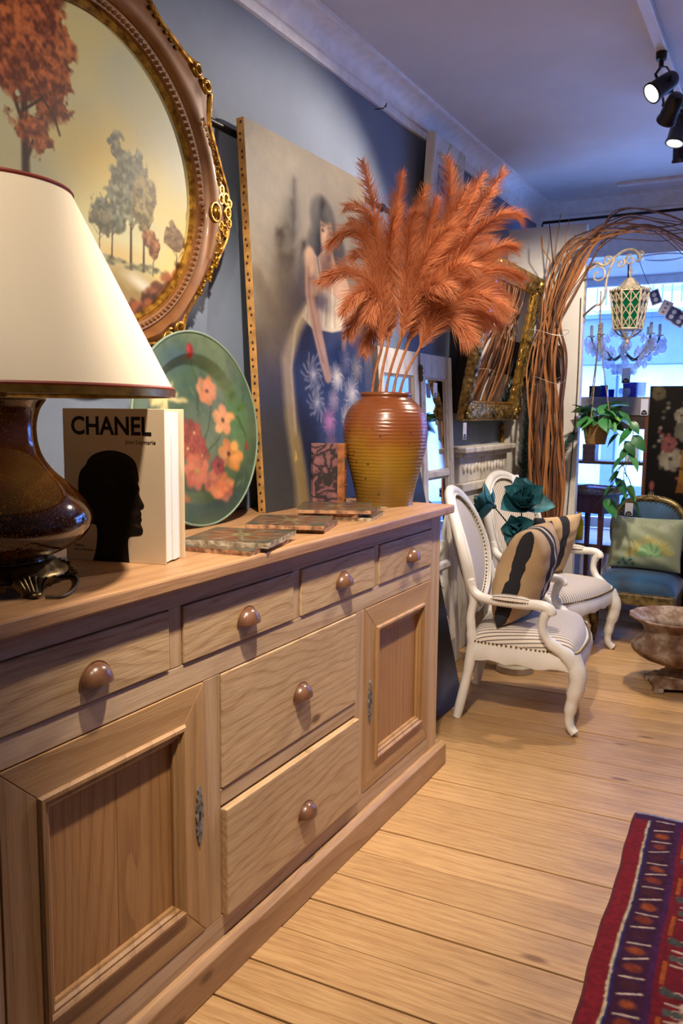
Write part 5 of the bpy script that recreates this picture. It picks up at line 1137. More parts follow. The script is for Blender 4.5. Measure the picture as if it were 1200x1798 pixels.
# ================================================================== blue velvet chair with its cushion
velvet = plain('blue_velvet', '#124c72', .7, var=.3, nscale=5, sheen=.15, c2='#0b2840'); giltw = plain('aged_gilt_wood', '#8d7a4e', .4, metal=.45, var=.35, nscale=30, c2='#4d4128')
BX, BY = -.735, 5.00
bc = thing('velvet_chair', 'blue velvet chair with an oval back and a gilt frame', 'chair', (BX, BY, 0))
def vseat(u, v):
    a, b = -math.cos(u*PI), -math.cos(v*PI); e = max(0, (1-abs(a)**5)*(1-abs(b)**5))**.4; return (a*.225, b*.23, .295+.085*e+.012*(1-a*a)*(1-b*b))
MB().grid(vseat, 26, 26).build('seat', velvet, bc, smooth=True)
MB().bb((-.225, -.232, .235), (.225, .232, .305)).build('seat_rail', giltw, bc, bevel=.012)
for sx_2 in (-1, 1):
    MB().tube(spline([(sx_2*.205, -.208, .26), (sx_2*.214, -.218, .19), (sx_2*.2, -.206, .09), (sx_2*.208, -.216, .008)], 5), [.03]*5+[.026]*5+[.017]*5+[.02], 10).build('leg', giltw, bc, smooth=60); MB().tube([(sx_2*.19, .205, .26), (sx_2*.20, .25, .0)], [.022, .016], 10).build('leg', giltw, bc, smooth=60)
    MB().tube([(sx_2*.165, .215, .27), (sx_2*.178, .24, .50)], .018, 10).build('back_post', giltw, bc, smooth=60)
zc, hh, ww = .60, .185, .205
def by(z): return .225+(z-.38)*.2
sup = lambda a: (abs(math.cos(a))**.8*math.copysign(1, math.cos(a)), abs(math.sin(a))**.8*math.copysign(1, math.sin(a)))
ring = [(ww*sup(a)[0], by(zc+hh*sup(a)[1]), zc+hh*sup(a)[1]) for a in np.linspace(0, 2*PI, 56, endpoint=False)]
MB().tube(ring, .020, 10, closed=True).build('back_frame', giltw, bc, smooth=True)
m = MB()
for q in range(7): m.ball((.014*(q-3), by(zc+hh)-.012, zc+hh+.016-.003*abs(q-3)), (.010, .010, .013), 8, 5)
m.build('crest_carving', giltw, bc, smooth=True)
for sg, nmz in ((-1, 'back_pad'), (1, 'outside_back')): MB().grid(lambda u, v: (lambda r, a: (r*ww*.92*sup(a)[0], by(zc+r*hh*.92*sup(a)[1])+sg*(.004+.026*(1-r**3)), zc+r*hh*.92*sup(a)[1]))(math.sin(v*PI/2), -sg*2*PI*u), 44, 10, cu=True).build(nmz, velvet, bc, smooth=True)
silver = plain('silver_nail', '#c9c4b4', .25, metal=.9, var=.2); m = MB()
for p in ring: m.ball((p[0]*.90, p[1]-.016, zc+(p[2]-zc)*.90), .0052, 6, 4)
for x in np.linspace(-.22, .22, 40): m.ball((x, -.234, .303), .0055, 6, 4)
tag(m.build('nail_trim', silver, bc, smooth=True), kind='stuff')
price_tag(bc, aty(1106, 882, BY+.225), (1, 0, 0), .075, .046, (0, -1, .2), .004)
# embroidered cushion, painted cover
gc_p = (BX+.012, BY+.045, .392)
gcu = thing('embroidered_cushion', 'pale green silk cushion embroidered with a yellow and green bloom', 'cushion', gc_p, rot=(math.radians(-14), 0, math.radians(-3)))
pc = PC(200, 150, (136, 146, 120)); nz = pc.noise(6, 3, 77); pc.mix(np.clip((nz-.4)*2, 0, 1)*.4, (158, 166, 142))
for q in range(60):
    a = .15+PI*q/59.*1.0; pc.stroke([(.60+.12*math.cos(a)/pc.asp, .26+.10*math.sin(a)), (.60+(.42+.06*math.sin(q*2.3))*math.cos(a)/pc.asp, .26+(.36+.05*math.sin(q*1.7))*math.sin(a))], .009, mixc((196, 176, 62), (150, 132, 50), q % 3/2.), soft=.8, alpha=.85)
for q in range(9): a = .2+q*.36; pc.blob(.60+.10*math.cos(a), .26+.13*math.sin(a), .13, .075, mixc((104, 146, 100), (142, 176, 126), q % 2), ang=a, soft=.4); pc.stroke([(.62, .22), (.62+.11*math.cos(a), .24+.13*math.sin(a))], .004, (84, 120, 84), soft=.8)
for q in range(5): pc.blob(.17+.05*q+.02*(q % 2), .07+.07*(q % 2), .05, .028, (34, 104, 104), ang=.5+q, soft=.4)
for (u, v) in ((.45, .84), (.66, .82), (.82, .86)):
    for q in range(7): pc.stroke([(u, v), (u+.05*math.cos(q*.9)+.02, v+.07*math.sin(q*.9)), (u+.09*math.cos(q*.9+.4), v+.08*math.sin(q*.9+.4))], .006, (124, 112, 84), soft=.8, alpha=.85)
n = 60; U, V = np.meshgrid(np.linspace(0, 1, 80), np.linspace(0, 1, n)); a_, b_ = -np.cos(U*PI), -np.cos(V*PI); e = np.clip((1-np.abs(a_)**3.4)*(1-np.abs(b_)**3.4), 0, 1)**.6
wrk = .005*np.sin(14*b_+3*a_)*np.exp(-((a_+.9)/.5)**2)+.003*np.sin(7*a_+11*b_)
for sg, nmz in ((-1, 'embroidered_face'), (1, 'plain_face')):
    P = np.stack([a_*.205*(1-.04*(1-b_**2)), sg*(.065*e+wrk*e), .155+b_*.155*(1-.05*(1-a_**2))], -1); me = grid_mesh(nmz, P, pc.sample((a_+1)/2, (b_+1)/2) if sg < 0 else np.zeros(P.shape)+np.array([.25, .29, .2]), flip=sg > 0); put(nmz, me, painted('silk_'+nmz, .45), gcu)

# ================================================================== cast-iron urn
UR_S = .93; ur = thing('iron_urn', 'squat rusty cast-iron garden urn on a footed square base', 'urn', (-.425, 4.16, 0), math.radians(20))
rust = N('rusty_iron'); rust.set(Roughness=.75); n1 = rust.n('ShaderNodeTexNoise', i_Scale=11., i_Detail=8., i_Roughness=.65); rust.l(rust.coord(rand=False), n1.inputs['Vector'])
rust.l(rust.ramp(n1.outputs[0], [(.28, lin('#3a241b')), (.42, lin('#6d4a36')), (.52, lin('#7d6450')), (.62, lin('#a39384')), (.75, lin('#75655a'))]).outputs[0], rust.b.inputs['Base Color']); rust.bump(n1.outputs[0], .4, .01); rust = rust.m
fl_ = lambda a, z: 1+(.028*abs(math.cos(12*a)) if .12 < z < .235 else 0)+(.02*math.cos(16*a) if z > .345 else 0)
up_ = [(0, .075), (.075, .075), (.06, .085), (.048, .10), (.052, .115), (.10, .128), (.17, .155), (.212, .19), (.218, .22), (.196, .25), (.168, .275), (.165, .30), (.185, .33), (.222, .352), (.236, .362), (.232, .37), (.21, .36), (.165, .325), (.15, .29), (.16, .24), (.14, .19), (.06, .16), (0, .155)]
MB().lathe([tuple(p) for p in spline(up_, 3)], 64, mod=fl_).build('bowl', rust, ur, smooth=60)
MB().lathe([(.078, .055), (.074, .064), (.062, .074), (.05, .09)], 40).build('stem_collar', rust, ur, smooth=60)
MB().hexa([(-.125, -.125, .02), (.125, -.125, .02), (.125, .125, .02), (-.125, .125, .02), (-.085, -.085, .06), (.085, -.085, .06), (.085, .085, .06), (-.085, .085, .06)]).build('square_base', rust, ur, bevel=.008)
for a in (-1, 1):
    for b in (-1, 1): MB().box((a*.105, b*.105, .012), (.05, .05, .025)).build('foot', rust, ur, bevel=.006)

ur.scale = (.93, .93, .93)
# ================================================================== brass-galleried side table
eg = thing('gallery_table', 'small dark wood side table with a pierced brass gallery', 'side table', (-1.078, 5.37, 0), math.radians(-22)); mah = wood('dark_mahogany', '#5a3222', '#2e1810', 'Z', rough=.3, knots=False)
hx, hy = .115, .095; ztop = .80
MB().bb((-hx, -hy, ztop-.125), (hx, hy, ztop-.015)).build('apron', mah, eg, bevel=.004); MB().bb((-hx-.012, -hy-.012, ztop-.015), (hx+.012, hy+.012, ztop)).build('top', mah, eg, bevel=.004)
for a in (-1, 1):
    for b in (-1, 1): MB().hexa([(a*(hx-.012)+dx*.008, b*(hy-.012)+dy*.008, 0) for dx, dy in ((-1, -1), (1, -1), (1, 1), (-1, 1))]+[(a*(hx-.014)+dx*.014, b*(hy-.014)+dy*.014, ztop-.1) for dx, dy in ((-1, -1), (1, -1), (1, 1), (-1, 1))]).build('leg', mah, eg, bevel=.002)
MB().bb((-hx+.02, -hy+.02, .22), (hx-.02, hy-.02, .235)).build('shelf', mah, eg, bevel=.003)
m = MB(); per = []
for k_ in range(4):
    c = [(-hx-.006, -hy-.006), (hx+.006, -hy-.006), (hx+.006, hy+.006), (-hx-.006, hy+.006)]; a, b = c[k_], c[(k_+1) % 4]; nn = 18
    for i in range(nn): per.append((a[0]+(b[0]-a[0])*i/nn, a[1]+(b[1]-a[1])*i/nn))
gbr = plain('gallery_brass', '#8d7440', .35, metal=.8, var=.3, nscale=40)
for zz, r_ in ((ztop+.004, .004), (ztop+.034, .004)): m.tube([(x, y, zz) for x, y in per], r_, 5, closed=True)
for i in range(len(per)):
    x, y = per[i]; x2, y2 = per[(i+1) % len(per)]; m.tube([(x, y, ztop+.004), (x2, y2, ztop+.034)], .0026, 4, cap=False); m.tube([(x2, y2, ztop+.004), (x, y, ztop+.034)], .0026, 4, cap=False)
m.build('gallery', gbr, eg, smooth=True)

# ================================================================== bundle of twisted branches arching over the window
bb_c = np.array([-1.255, 4.92, 0]); br = thing('branch_bundle', 'tall bundle of brown twisted willow branches wired together', 'branches', bb_c)
bark = wood('willow_bark', '#b27848', '#6a3d20', 'Z', rough=.5, knots=False, fine=.6); bark2 = wood('willow_bark_dark', '#6a4330', '#2b1a12', 'Z', rough=.55, knots=False, fine=.6)
R_ = np.random.default_rng(5)
UP = [((945, 465), (945, 560)), ((953, 415), (953, 540)), ((985, 375), (968, 520)), ((965, 390), (972, 470)), ((1000, 385), (975, 520))]
ARC = [(1080, 371, 1260, 420), (1090, 380, 1260, 400), (1100, 385, 1300, 440), (1110, 396, 1290, 470), (1070, 392, 1240, 380), (1095, 400, 1300, 500), (1060, 405, 1230, 405), (1105, 410, 1290, 540), (1120, 405, 1310, 480), (1040, 420, 1178, 419)]
nst = 34
def clear_of_mirror(q_):   # the bundle leans past the outer edge of the gilt frame
    q_ = np.array(q_); q_[1] = min(q_[1], 4.985)
    if 1.15 < q_[2] < 2.16 and q_[1] < 5.03: q_[0] = max(q_[0], -1.50+(q_[2]-float(g1[2]))*math.tan(beta)+.052)
    return q_
for i in range(nst):
    y = 4.92+.04*R_.normal(); y = min(y, 4.965); bx0 = 942+46*R_.random(); p = [aty(bx0, 1060+20*R_.random(), y)]; p[0][2] = 0.; p[0][0] = -1.32+.15*R_.random()
    ph = R_.random()*6; sw = 6+7*R_.random()
    for py, w_ in ((900, .9), (800, 1), (700, 1.1), (620, 1.)): p.append(aty(960+(bx0-964)*w_*1.05+sw*math.sin(ph+py*.012), py, y+.02*math.cos(ph+py*.01)))
    th = .0065+.0045*R_.random()
    if i < len(UP):
        (tx, ty), (mx_, my_) = UP[i]; p += [aty(mx_, my_, y), aty(tx, ty, y)]
    elif i < len(UP)+20:
        ax, ay, ex, ey = ARC[(i-len(UP)) % 10]; j = 10*R_.random(); q = 14*(R_.random()-.5)
        h_ = 42*R_.random(); p += [aty(955+h_, 540+q, y), aty(968+h_*1.5, 480+q, y), aty(996+h_*1.5, 430+q, y-.03), aty(ax+j, ay+q*.6, y-.08)]
        if ex > 1200 or R_.random() > .3: p += [aty(1160+j, ay+6+q*.7, y-.12), aty(ex, ey+q, y-.15)]
    else:
        j = 30*R_.random(); p += [aty(968+j, 520, y), aty(985+j*1.6, 450+20*R_.random(), y)]
        if R_.random() > .5: p.append(aty(1005+j*1.9, 410+20*R_.random(), y-.03))
    sp_ = [clear_of_mirror(q_) for q_ in spline(p, 6)]; L = len(sp_); MB().tube(sp_, [th*(1-.78*(q_/L)**1.1) for q_ in range(L)], 6).build('branch', bark if i % 3 else bark2, br, w=True, smooth=True)
wire_m = plain('binding_wire', '#b9b4ac', .4, metal=.6)
for py, rx_ in ((668, .10), (585, .12)):
    c = aty(962, py, 4.86); MB().tube([c+np.array([rx_*math.cos(a), .07*math.sin(a), .02*math.sin(2*a)]) for a in np.linspace(0, 2*PI, 30, endpoint=False)], .0016, 5, closed=True).build('binding_wire', wire_m, br, w=True, smooth=True)
# ---- dark teal feathers behind the bundle and a black box on the partition
k = N('teal_feather'); k.set(Roughness=.6); k.b.inputs['Base Color'].default_value = lin('#123a3a'); dfe = k.m
for i, (tp, lb) in enumerate((((935, 690), 'dark teal feather bending behind the branches'), ((926, 570), 'dark teal feather rising behind the gilt mirror edge'), ((1010, 760), 'dark teal feather fanning out in front of the partition'))):
    yf = (5.032, 5.020, 5.042)[i]; b0 = np.array([-1.47+.05*i, yf, 0.]); t = thing('long_feather', lb, 'feather', b0, group='dark teal feathers')
    tipw = aty(*tp, yf); plume(bez(b0, b0+np.array([.0, 0, .5]), np.array([b0[0]+.02, yf, tipw[2]-.25]), tipw, 24), 1000, .075, .0016, 900+i, .3, 'feather_vane', dfe, t, .004, .03)
q0 = aty(920, 609, PY); q1 = aty(985, 668, PY)
sbx = thing('black_box', 'black wall speaker box on the white partition behind the branches', 'speaker', (float(q0[0]+q1[0])/2, PY-.015, float(q1[2])))
MB().bb((q0[0], PY-.028, q1[2]), (q1[0], PY+.001, q0[2])).build('case', black_m, sbx, w=True, bevel=.004); MB().bb((q0[0]+.012, PY-.031, q1[2]+.012), (q1[0]-.012, PY-.0275, q0[2]-.012)).build('grille', plain('grille_cloth', '#26262a', .9), sbx, w=True)
cb0 = aty(1019, 560, PY-.006); cbl = MB().tube(spline([(cb0[0], PY-.006, cb0[2]+.12), (cb0[0]+.002, PY-.008, 1.4), (cb0[0]-.015, PY-.007, 1.0), (cb0[0]-.03, PY-.008, .6), (cb0[0]-.06, PY-.008, .01)], 6), .0035, 6).build('cable', plain('cable_grey', '#5f5950', .6), smooth=True); tag(cbl, 'thin cable hanging down the white partition', 'cable')
# ================================================================== rug
rg = thing('patterned_rug', 'red and navy woven rug with fish-like motifs and striped border', 'rug', (-.372, 2.734, 0), math.radians(2.2)); RW, RL = .95, 1.80
pc = PC(380, 720, (110, 22, 30)); mU = lambda x: x/RW; mV = lambda y: y/RL   # picture v runs from the near end (0) to the far end (1)
nz = pc.noise(40, 3, 4)
def band(x0, x1, c): pc.mix(((pc.U*RW > x0+.004*(nz-.5)) & (pc.U*RW < x1+.004*(nz-.5)))*1., c)
pc.mix(np.clip((pc.noise(5, 2, 8)-.5)*4, 0, 1)*.5, (86, 18, 40)); band(0, .044, (120, 26, 34)); band(.044, .051, (186, 172, 140)); band(.051, .058, (40, 34, 92)); band(.058, .128, (58, 24, 52)); band(.128, .140, (66, 26, 70)); band(RW-.044, RW, (120, 26, 34)); band(RW-.128, RW-.05, (58, 24, 52))
pc.mix((pc.V*RL > RL-.05)*1., (58, 30, 66)); pc.mix((pc.V*RL > RL-.012)*1., (150, 150, 166))
for xb in (.093, RW-.09):
    for i in range(26):
        y = .03+i*.068; c = [(140, 66, 30), (70, 30, 40), (120, 50, 34)][i % 3]; pc.blob(mU(xb), mV(y), .014, .012, c, soft=.4, rag=.3, seed=i, rn=60)
        pc.stroke([(mU(xb-.024), mV(y+.026)), (mU(xb+.026), mV(y+.034 if i % 2 else y+.048))], .0022, (196, 178, 158), soft=.5)
def P2(x, y): return (mU(x), mV(y))
for i in range(9):
    y = .06+i*.20; sg = 1
    for k_ in range(3):
        x = .165+k_*.27
        pts = [(x, y), (x+.028, y+.012), (x+.05, y), (x+.09, y+.024), (x+.13, y+.020), (x+.165, y), (x+.13, y-.020), (x+.09, y-.024), (x+.05, y), (x+.028, y-.012)]
        pc.poly([P2(a+(a-x)*.03, b*1.0+(b-y)*.28) for a, b in pts], (176, 160, 136)); pc.poly([P2(a, b) for a, b in pts], (72, 76, 70)); pc.poly([P2(x, y-.014), P2(x+.034, y-.004), P2(x+.034, y+.004), P2(x, y+.014)], (76, 80, 74)); pc.blob(*P2(x+.108, y), .026/RL, .012/RL, (148, 70, 28), soft=.3)
        for e in (-1, 1): pc.stroke([P2(x+.005, y+e*.030), P2(x+.055, y+e*.026)], .0022, (188, 172, 150), soft=.4); pc.stroke([P2(x+.04, y+e*.018), P2(x+.04, y+e*.036)], .004, (188, 172, 150), soft=.4)
        y2 = y+.075; zz = [P2(x-.005+q*.017, y2-.010-.008*(q % 2)) for q in range(13)]; pc.stroke(zz, .0045, (66, 68, 64), soft=.3); pc.stroke([(a, b+.006) for a, b in zz], .0016, (182, 168, 150), soft=.4)
        pc.poly([P2(x-.005, y2-.024), P2(x+.028, y2-.008), P2(x-.005, y2+.012)], (70, 74, 70))
        y3 = y+.135; pc.poly([P2(x+.03, y3), P2(x+.055, y3+.018), P2(x+.095, y3), P2(x+.055, y3-.018)], (158, 78, 26)); pc.poly([P2(x+.045, y3), P2(x+.057, y3+.008), P2(x+.072, y3), P2(x+.057, y3-.008)], (80, 50, 44)); pc.blob(*P2(x+.15, y3-.005), .05/RL, .016/RL, (44, 40, 96), soft=.4, rag=.3, rn=40, seed=i); pc.poly([P2(x-.012, y3-.045), P2(x-.002, y3-.045), P2(x-.002, y3+.045), P2(x-.012, y3+.045)], (160, 80, 24))
fz_ = pc.noise(200, 1, 3); pc.a *= (1+.3*(fz_-.5))[..., None]
tx = np.linspace(0, 1, 220)**1.35; ty = np.linspace(0, 1, 430); U, V = np.meshgrid(tx, ty); wob = .0028*np.sin(V*19)+.0012*np.sin(V*57)
P = np.stack([U*RW+wob*(1-U), -RL*(1-V), .0075+.0015*np.sin(U*40+V*9)*np.sin(V*31)], -1); put('woven_face', grid_mesh('woven_face', P, pc.sample(U, V)*.8), painted('wool_pile', .95, bump=.6, bscale=500), rg)
m = MB(); e_ = [(float(P[i, 0, 0]), float(P[i, 0, 1])) for i in range(0, 430, 6)]; m.tube([(x, y, .0045) for x, y in e_], .0045, 6).build('selvedge', plain('selvedge_red', '#5e1a20', .9, var=.2, nscale=60), rg, smooth=True)
MB().bb((.004, -RL+.004, .0005), (RW-.004, -.004, .006)).build('backing', plain('rug_back', '#4a1a20', .9), rg)

# ================================================================== lantern on its scroll bracket
LY = 4.95; lc = aty(1106, 520, LY); lx, lz = float(lc[0]), float(lc[2])
bone = plain('bone_paint_iron', '#b9ad95', .55, metal=.2, var=.2, nscale=40, bump=.1)
bk_ = thing('scroll_bracket', 'cream wrought-iron scroll bracket fixed to the partition edge', 'bracket', (PX1, LY, lz))
bp = lambda *l: [aty(a, b, LY) for a, b in l]
W0 = np.array([PX1+.003, PY+.0, 0])
ha = aty(1107, 447, LY)
m = MB().tube(spline([np.array([PX1-.01, PY+.02, ha[2]-.07])]+bp((1046, 462), (1062, 466), (1080, 452), (1095, 441), (1112, 438), (1122, 446), (1124, 456), (1118, 458)), 6), .008, 8); m.build('arm', bone, bk_, w=True, smooth=True)
m = MB().tube(spline([np.array([PX1-.008, PY+.02, lz-.085])]+bp((1045, 537), (1055, 534), (1063, 518), (1065, 497), (1070, 476), (1080, 455)), 6), .007, 8); m.build('brace', bone, bk_, w=True, smooth=True)
def spir(px, py, r, a0, tn, sg): c = aty(px, py, LY); return MB().tube([c+np.array([r*(1-.8*t)*math.cos(a0+sg*tn*2*PI*t), 0, r*(1-.8*t)*math.sin(a0+sg*tn*2*PI*t)]) for t in np.linspace(0, 1, 28)], .0055, 7)
for a in ((1050, 483, .055, 2.6, 1.2, -1), (1068, 458, .028, 0, 1.3, 1), (1108, 456, .030, 1.5, 1.3, 1), (1090, 462, .026, 1, 1.2, -1), (1126, 447, .018, 2, 1.2, -1)): spir(*a).build('scroll', bone, bk_, w=True, smooth=True)
MB().bb((PX1-.002, PY+.005, lz-.12), (PX1+.008, PY+.04, float(ha[2])-.02)).build('back_plate', bone, bk_, w=True)
ln = thing('hanging_lantern', 'cream latticed hanging lantern with green glass panes', 'lantern', (lx, LY, lz-.24))
def Zp(py): return float(aty(1106, py, LY)[2])
zt, ze, zb, zf = Zp(488), Zp(512), Zp(578), Zp(603); r1_, r2_ = .103, .076
hexp = lambda r, z, k_, o=.26: (lx+r*math.cos(PI/3*k_+o), LY+r*math.sin(PI/3*k_+o), z)
for k_ in range(6):
    A, B, C_, D_ = hexp(r1_, ze, k_), hexp(r1_, ze, k_+1), hexp(r2_, zb, k_+1), hexp(r2_, zb, k_); V3 = lambda p: np.array(p)
    L_ = lambda s, t: V3(A)*(1-s)*(1-t)+V3(B)*s*(1-t)+V3(D_)*(1-s)*t+V3(C_)*s*t
    MB().tube([A, D_], .006, 6).build('corner_bar', bone, ln, w=True)
    m = MB()
    for i in range(2):
        for j in range(3):
            m.tube([L_(i/2, j/3), L_((i+1)/2, (j+1)/3)], .0032, 5); m.tube([L_((i+1)/2, j/3), L_(i/2, (j+1)/3)], .0032, 5)
    m.tube([L_(.5, 0), L_(.5, 1)], .0035, 5).tube([A, B], .006, 6).tube([D_, C_], .006, 6); m.build('lattice', bone, ln, w=True)
    q = [V3(p)*.0+(V3(p)-np.array([lx, LY, 0]))*np.array([.93, .93, 1])+np.array([lx, LY, 0]) for p in (A, B, C_, D_)]; MB().add(q+[p+(np.array([lx, LY, p[2]])-p)*.04 for p in q], [(0, 1, 2, 3), (7, 6, 5, 4)]).build('pane', bone, ln, w=True)
    MB().add([hexp(r1_+.006, ze, k_), hexp(r1_+.006, ze, k_+1), hexp(.055, ze+(zt-ze)*.45, k_+1), hexp(.055, ze+(zt-ze)*.45, k_), hexp(.018, zt, k_+1), hexp(.018, zt, k_)], [(0, 1, 2, 3), (3, 2, 4, 5)]).build('roof_panel', bone, ln, w=True)
    m = MB()
    for s in (.15, .38, .62, .85): p = V3(hexp(r1_+.008, ze, k_))*(1-s)+V3(hexp(r1_+.008, ze, k_+1))*s; m.ball(tuple(p+np.array([0, 0, .008])), (.007, .007, .010), 6, 4)
    m.build('crest', bone, ln, w=True, smooth=True); MB().tube([hexp(r2_, zb, k_), hexp(r2_*.7, zb-.025, k_), (lx, LY, zf+.02)], .0045, 6).build('lower_rib', bone, ln, w=True)
MB().ball((lx, LY, zf+.012), (.010, .010, .018), 8, 6).build('finial', bone, ln, w=True, smooth=True)
MB().lathe([(0, zb-.003), (r2_*.95, zb-.003), (r2_*.95, zb+.003), (0, zb+.003)], 6, (lx, LY, 0)).build('floor_plate', bone, ln, w=True)
zsc = float(aty(1108, 456, LY)[2])-.030; stp = (zsc+.004-.034-zt)/2.
for i in range(3):
    z = zt-.002+i*stp; MB().tube([(lx+.008*math.cos(a)*(i % 2), LY+.008*math.cos(a)*(1-i % 2), z+.016+.017*math.sin(a)) for a in np.linspace(0, 2*PI, 14, endpoint=False)], .003, 5, closed=True).build('chain_link', bone, ln, w=True, smooth=True)
k = N('green_glass'); k.set(Roughness=.15); k.b.inputs['Base Color'].default_value = lin('#0f7a58'); k.b.inputs['Transmission Weight'].default_value = .35; tl = k.n('ShaderNodeBsdfTranslucent'); tl.inputs[0].default_value = lin('#1f9a72'); mx = k.n('ShaderNodeMixShader'); mx.inputs[0].default_value = .5; k.l(k.b.outputs[0], mx.inputs[1]); k.l(tl.outputs[0], mx.inputs[2]); k.l(mx.outputs[0], k.out.inputs[0])
for o in ln.children:
    if o.name.startswith('pane'): o.data.materials.clear(); o.data.materials.append(k.m)

# ================================================================== crystal chandelier in the bay
CY_ = 6.02; cc = aty(1098, 598, CY_); ch = thing('crystal_chandelier', 'crystal chandelier with dark arms hanging in the window bay', 'chandelier', cc)
k = N('crystal'); tr = k.n('ShaderNodeBsdfTransparent'); gl = k.n('ShaderNodeBsdfGlossy', i_Roughness=.03); df = k.n('ShaderNodeBsdfDiffuse'); df.inputs[0].default_value = (.97, .98, 1, 1); mx = k.n('ShaderNodeMixShader'); mx.inputs[0].default_value = .5; m2 = k.n('ShaderNodeMixShader'); m2.inputs[0].default_value = .35
k.l(gl.outputs[0], m2.inputs[1]); k.l(df.outputs[0], m2.inputs[2]); k.l(tr.outputs[0], mx.inputs[1]); k.l(m2.outputs[0], mx.inputs[2]); k.l(mx.outputs[0], k.out.inputs[0]); crys_m = k.m
drop = MB().lathe([(0, -.032), (.008, -.027), (.015, -.012), (.012, .002), (.005, .014), (.0015, .022), (0, .023)], 6).mesh('crystal', False)
iron_d = plain('dark_bronze', '#2d2a2c', .4, metal=.6)
MB().tube([cc+[0, 0, -.12], cc+[0, 0, .12], [cc[0], cc[1], ZL+.001]], .005, 6).build('stem', iron_d, ch, w=True); MB().lathe([(0, -.13), (.03, -.11), (.015, -.08), (.035, -.05), (.012, -.02), (0, -.02)], 14, tuple(cc)).build('hub', iron_d, ch, w=True, smooth=True)
ci = 0
for k_ in range(8):
    a = k_*PI/4+.2; d = np.array([math.cos(a), math.sin(a), 0]); arm = spline([cc+[0, 0, -.08], cc+d*.09+[0, 0, -.13], cc+d*.185+[0, 0, -.06], cc+d*.22+[0, 0, .02]], 6); MB().tube(arm, .006, 6).build('arm', iron_d, ch, w=True, smooth=True)
    MB().lathe([(.006, 0), (.028, .008), (.03, .014), (.011, .016), (.011, .085), (0, .087)], 12, tuple(cc+d*.22+[0, 0, .02])).build('candle_cup', plain('candle_sleeve', '#d8d0c0', .5), ch, w=True, smooth=40)
    for (rr, zz, s) in ((.22, -.015, 1.5), (.24, .0, 1.1), (.17, -.10, 1.3), (.13, -.15, 1.2), (.19, -.045, 1.0), (.10, .06, 1.0), (.06, -.19, 1.3), (.15, .02, .9), (.21, -.055, 1.6), (.23, -.03, 1.8), (.11, -.07, 1.4)):
        o = put('crystal', drop, crys_m, ch); o.location = (d[0]*rr+.012*math.sin(ci*2.2), d[1]*rr+.012*math.cos(ci*1.3), zz); o.scale = (s*1.15, s*1.15, s*1.15); ci += 1
price_tag(ch, aty(1101, 638, CY_-.20), (1, 0, 0), .10, .055, (0, -1, 0), .03)
# ---- garland of playing cards
gd = thing('card_garland', 'string garland of playing cards across the window', 'garland', (-.55, 5.64, 2.2))
g0_ = aty(1140, 500, 5.6); gpts = spline([(g0_[0]-.1, 5.66, ZL+.02), g0_, aty(1165, 532, 5.6), aty(1200, 560, 5.6), aty(1260, 592, 5.6), (.2, 5.6, 1.78), (.9, 5.66, ZL+.02)], 8)
MB().tube(gpts, .0018, 5).build('string', plain('garland_string', '#4a5a86', .7), gd, w=True)
cardw = plain('card_white', '#e8e8ee', .5, var=.02); cblue = plain('card_back_blue', '#4b62a8', .5, var=.3, nscale=120); cred = plain('card_red', '#b32430', .5)
for i, (px, py, an) in enumerate(((1151, 522, .35), (1169, 541, -.45), (1182, 552, -.5), (1195, 561, -.55), (1214, 575, -.5), (1234, 588, -.4))):
    c = Vector(aty(px, py, 5.585)); ca, sa = math.cos(an), math.sin(an); f3 = lambda dy: (lambda x, z: (c.x+x*ca-z*sa, c.y+dy, c.z+x*sa+z*ca))
    cd = MB().prism([(-.032, -.045), (.032, -.045), (.032, .045), (-.032, .045)], f3(.0008), f3(-.0008)).build('card', cardw, gd, w=True)
    if i == 1:
        m = MB()
        for zz in (-.026, 0, .026): m.prism([(0+.007*x_, zz+.007*z_) for x_, z_ in ((0, -1.1), (1, .1), (.9, .8), (.45, .9), (0, .4), (-.45, .9), (-.9, .8), (-1, .1))], f3(-.0008), f3(-.0014))
        m.build('heart_pips', cred, cd, w=True)
    else:
        MB().prism([(-.026, -.038), (.026, -.038), (.026, .038), (-.026, .038)], f3(-.0008), f3(-.0014)).build('back_print', cblue, cd, w=True); m = MB()
        for zz in (-.016, .016): m.prism([(.014*math.cos(a), zz+.014*math.sin(a)) for a in np.linspace(0, 2*PI, 12, endpoint=False)], f3(-.0014), f3(-.0018))
        m.build('back_rosettes', cardw, cd, w=True)

# ================================================================== hanging plant
HY = 4.93; pcn = aty(1046, 780, HY); hx_, hz_ = float(pcn[0]), float(pcn[2]); hp_ = thing('hanging_plant', 'trailing green plant in a hanging woven basket', 'plant', (hx_, HY, hz_))
bas = N('woven_basket'); bas.set(Roughness=.8); wv = bas.n('ShaderNodeTexWave', bands_direction='Z', i_Scale=45., i_Distortion=3.); bas.l(bas.coord(rand=False), wv.inputs['Vector']); bas.l(bas.ramp(wv.outputs['Fac'], [(.1, lin('#6d4f2c')), (.6, lin('#a9834f'))]).outputs[0], bas.b.inputs['Base Color']); bas.bump(wv.outputs['Fac'], .5, .006)
MB().lathe([(0, 0), (.052, 0), (.056, .006), (.078, .125), (.081, .130), (.074, .130), (.06, .10), (0, .10)], 28, (hx_, HY, hz_)).build('basket', bas.m, hp_, w=True, smooth=45)
rope = plain('jute_rope', '#8f7f66', .85, var=.3, nscale=80); kz = float(aty(1040, 590, HY)[2]); topz = float(aty(1040, 512, HY)[2])
for a in (.3, 2.4, 4.5): MB().tube([(hx_+.078*math.cos(a), HY+.078*math.sin(a), hz_+.125), (hx_-.005, HY, kz)], .003, 6).build('rope', rope, hp_, w=True)
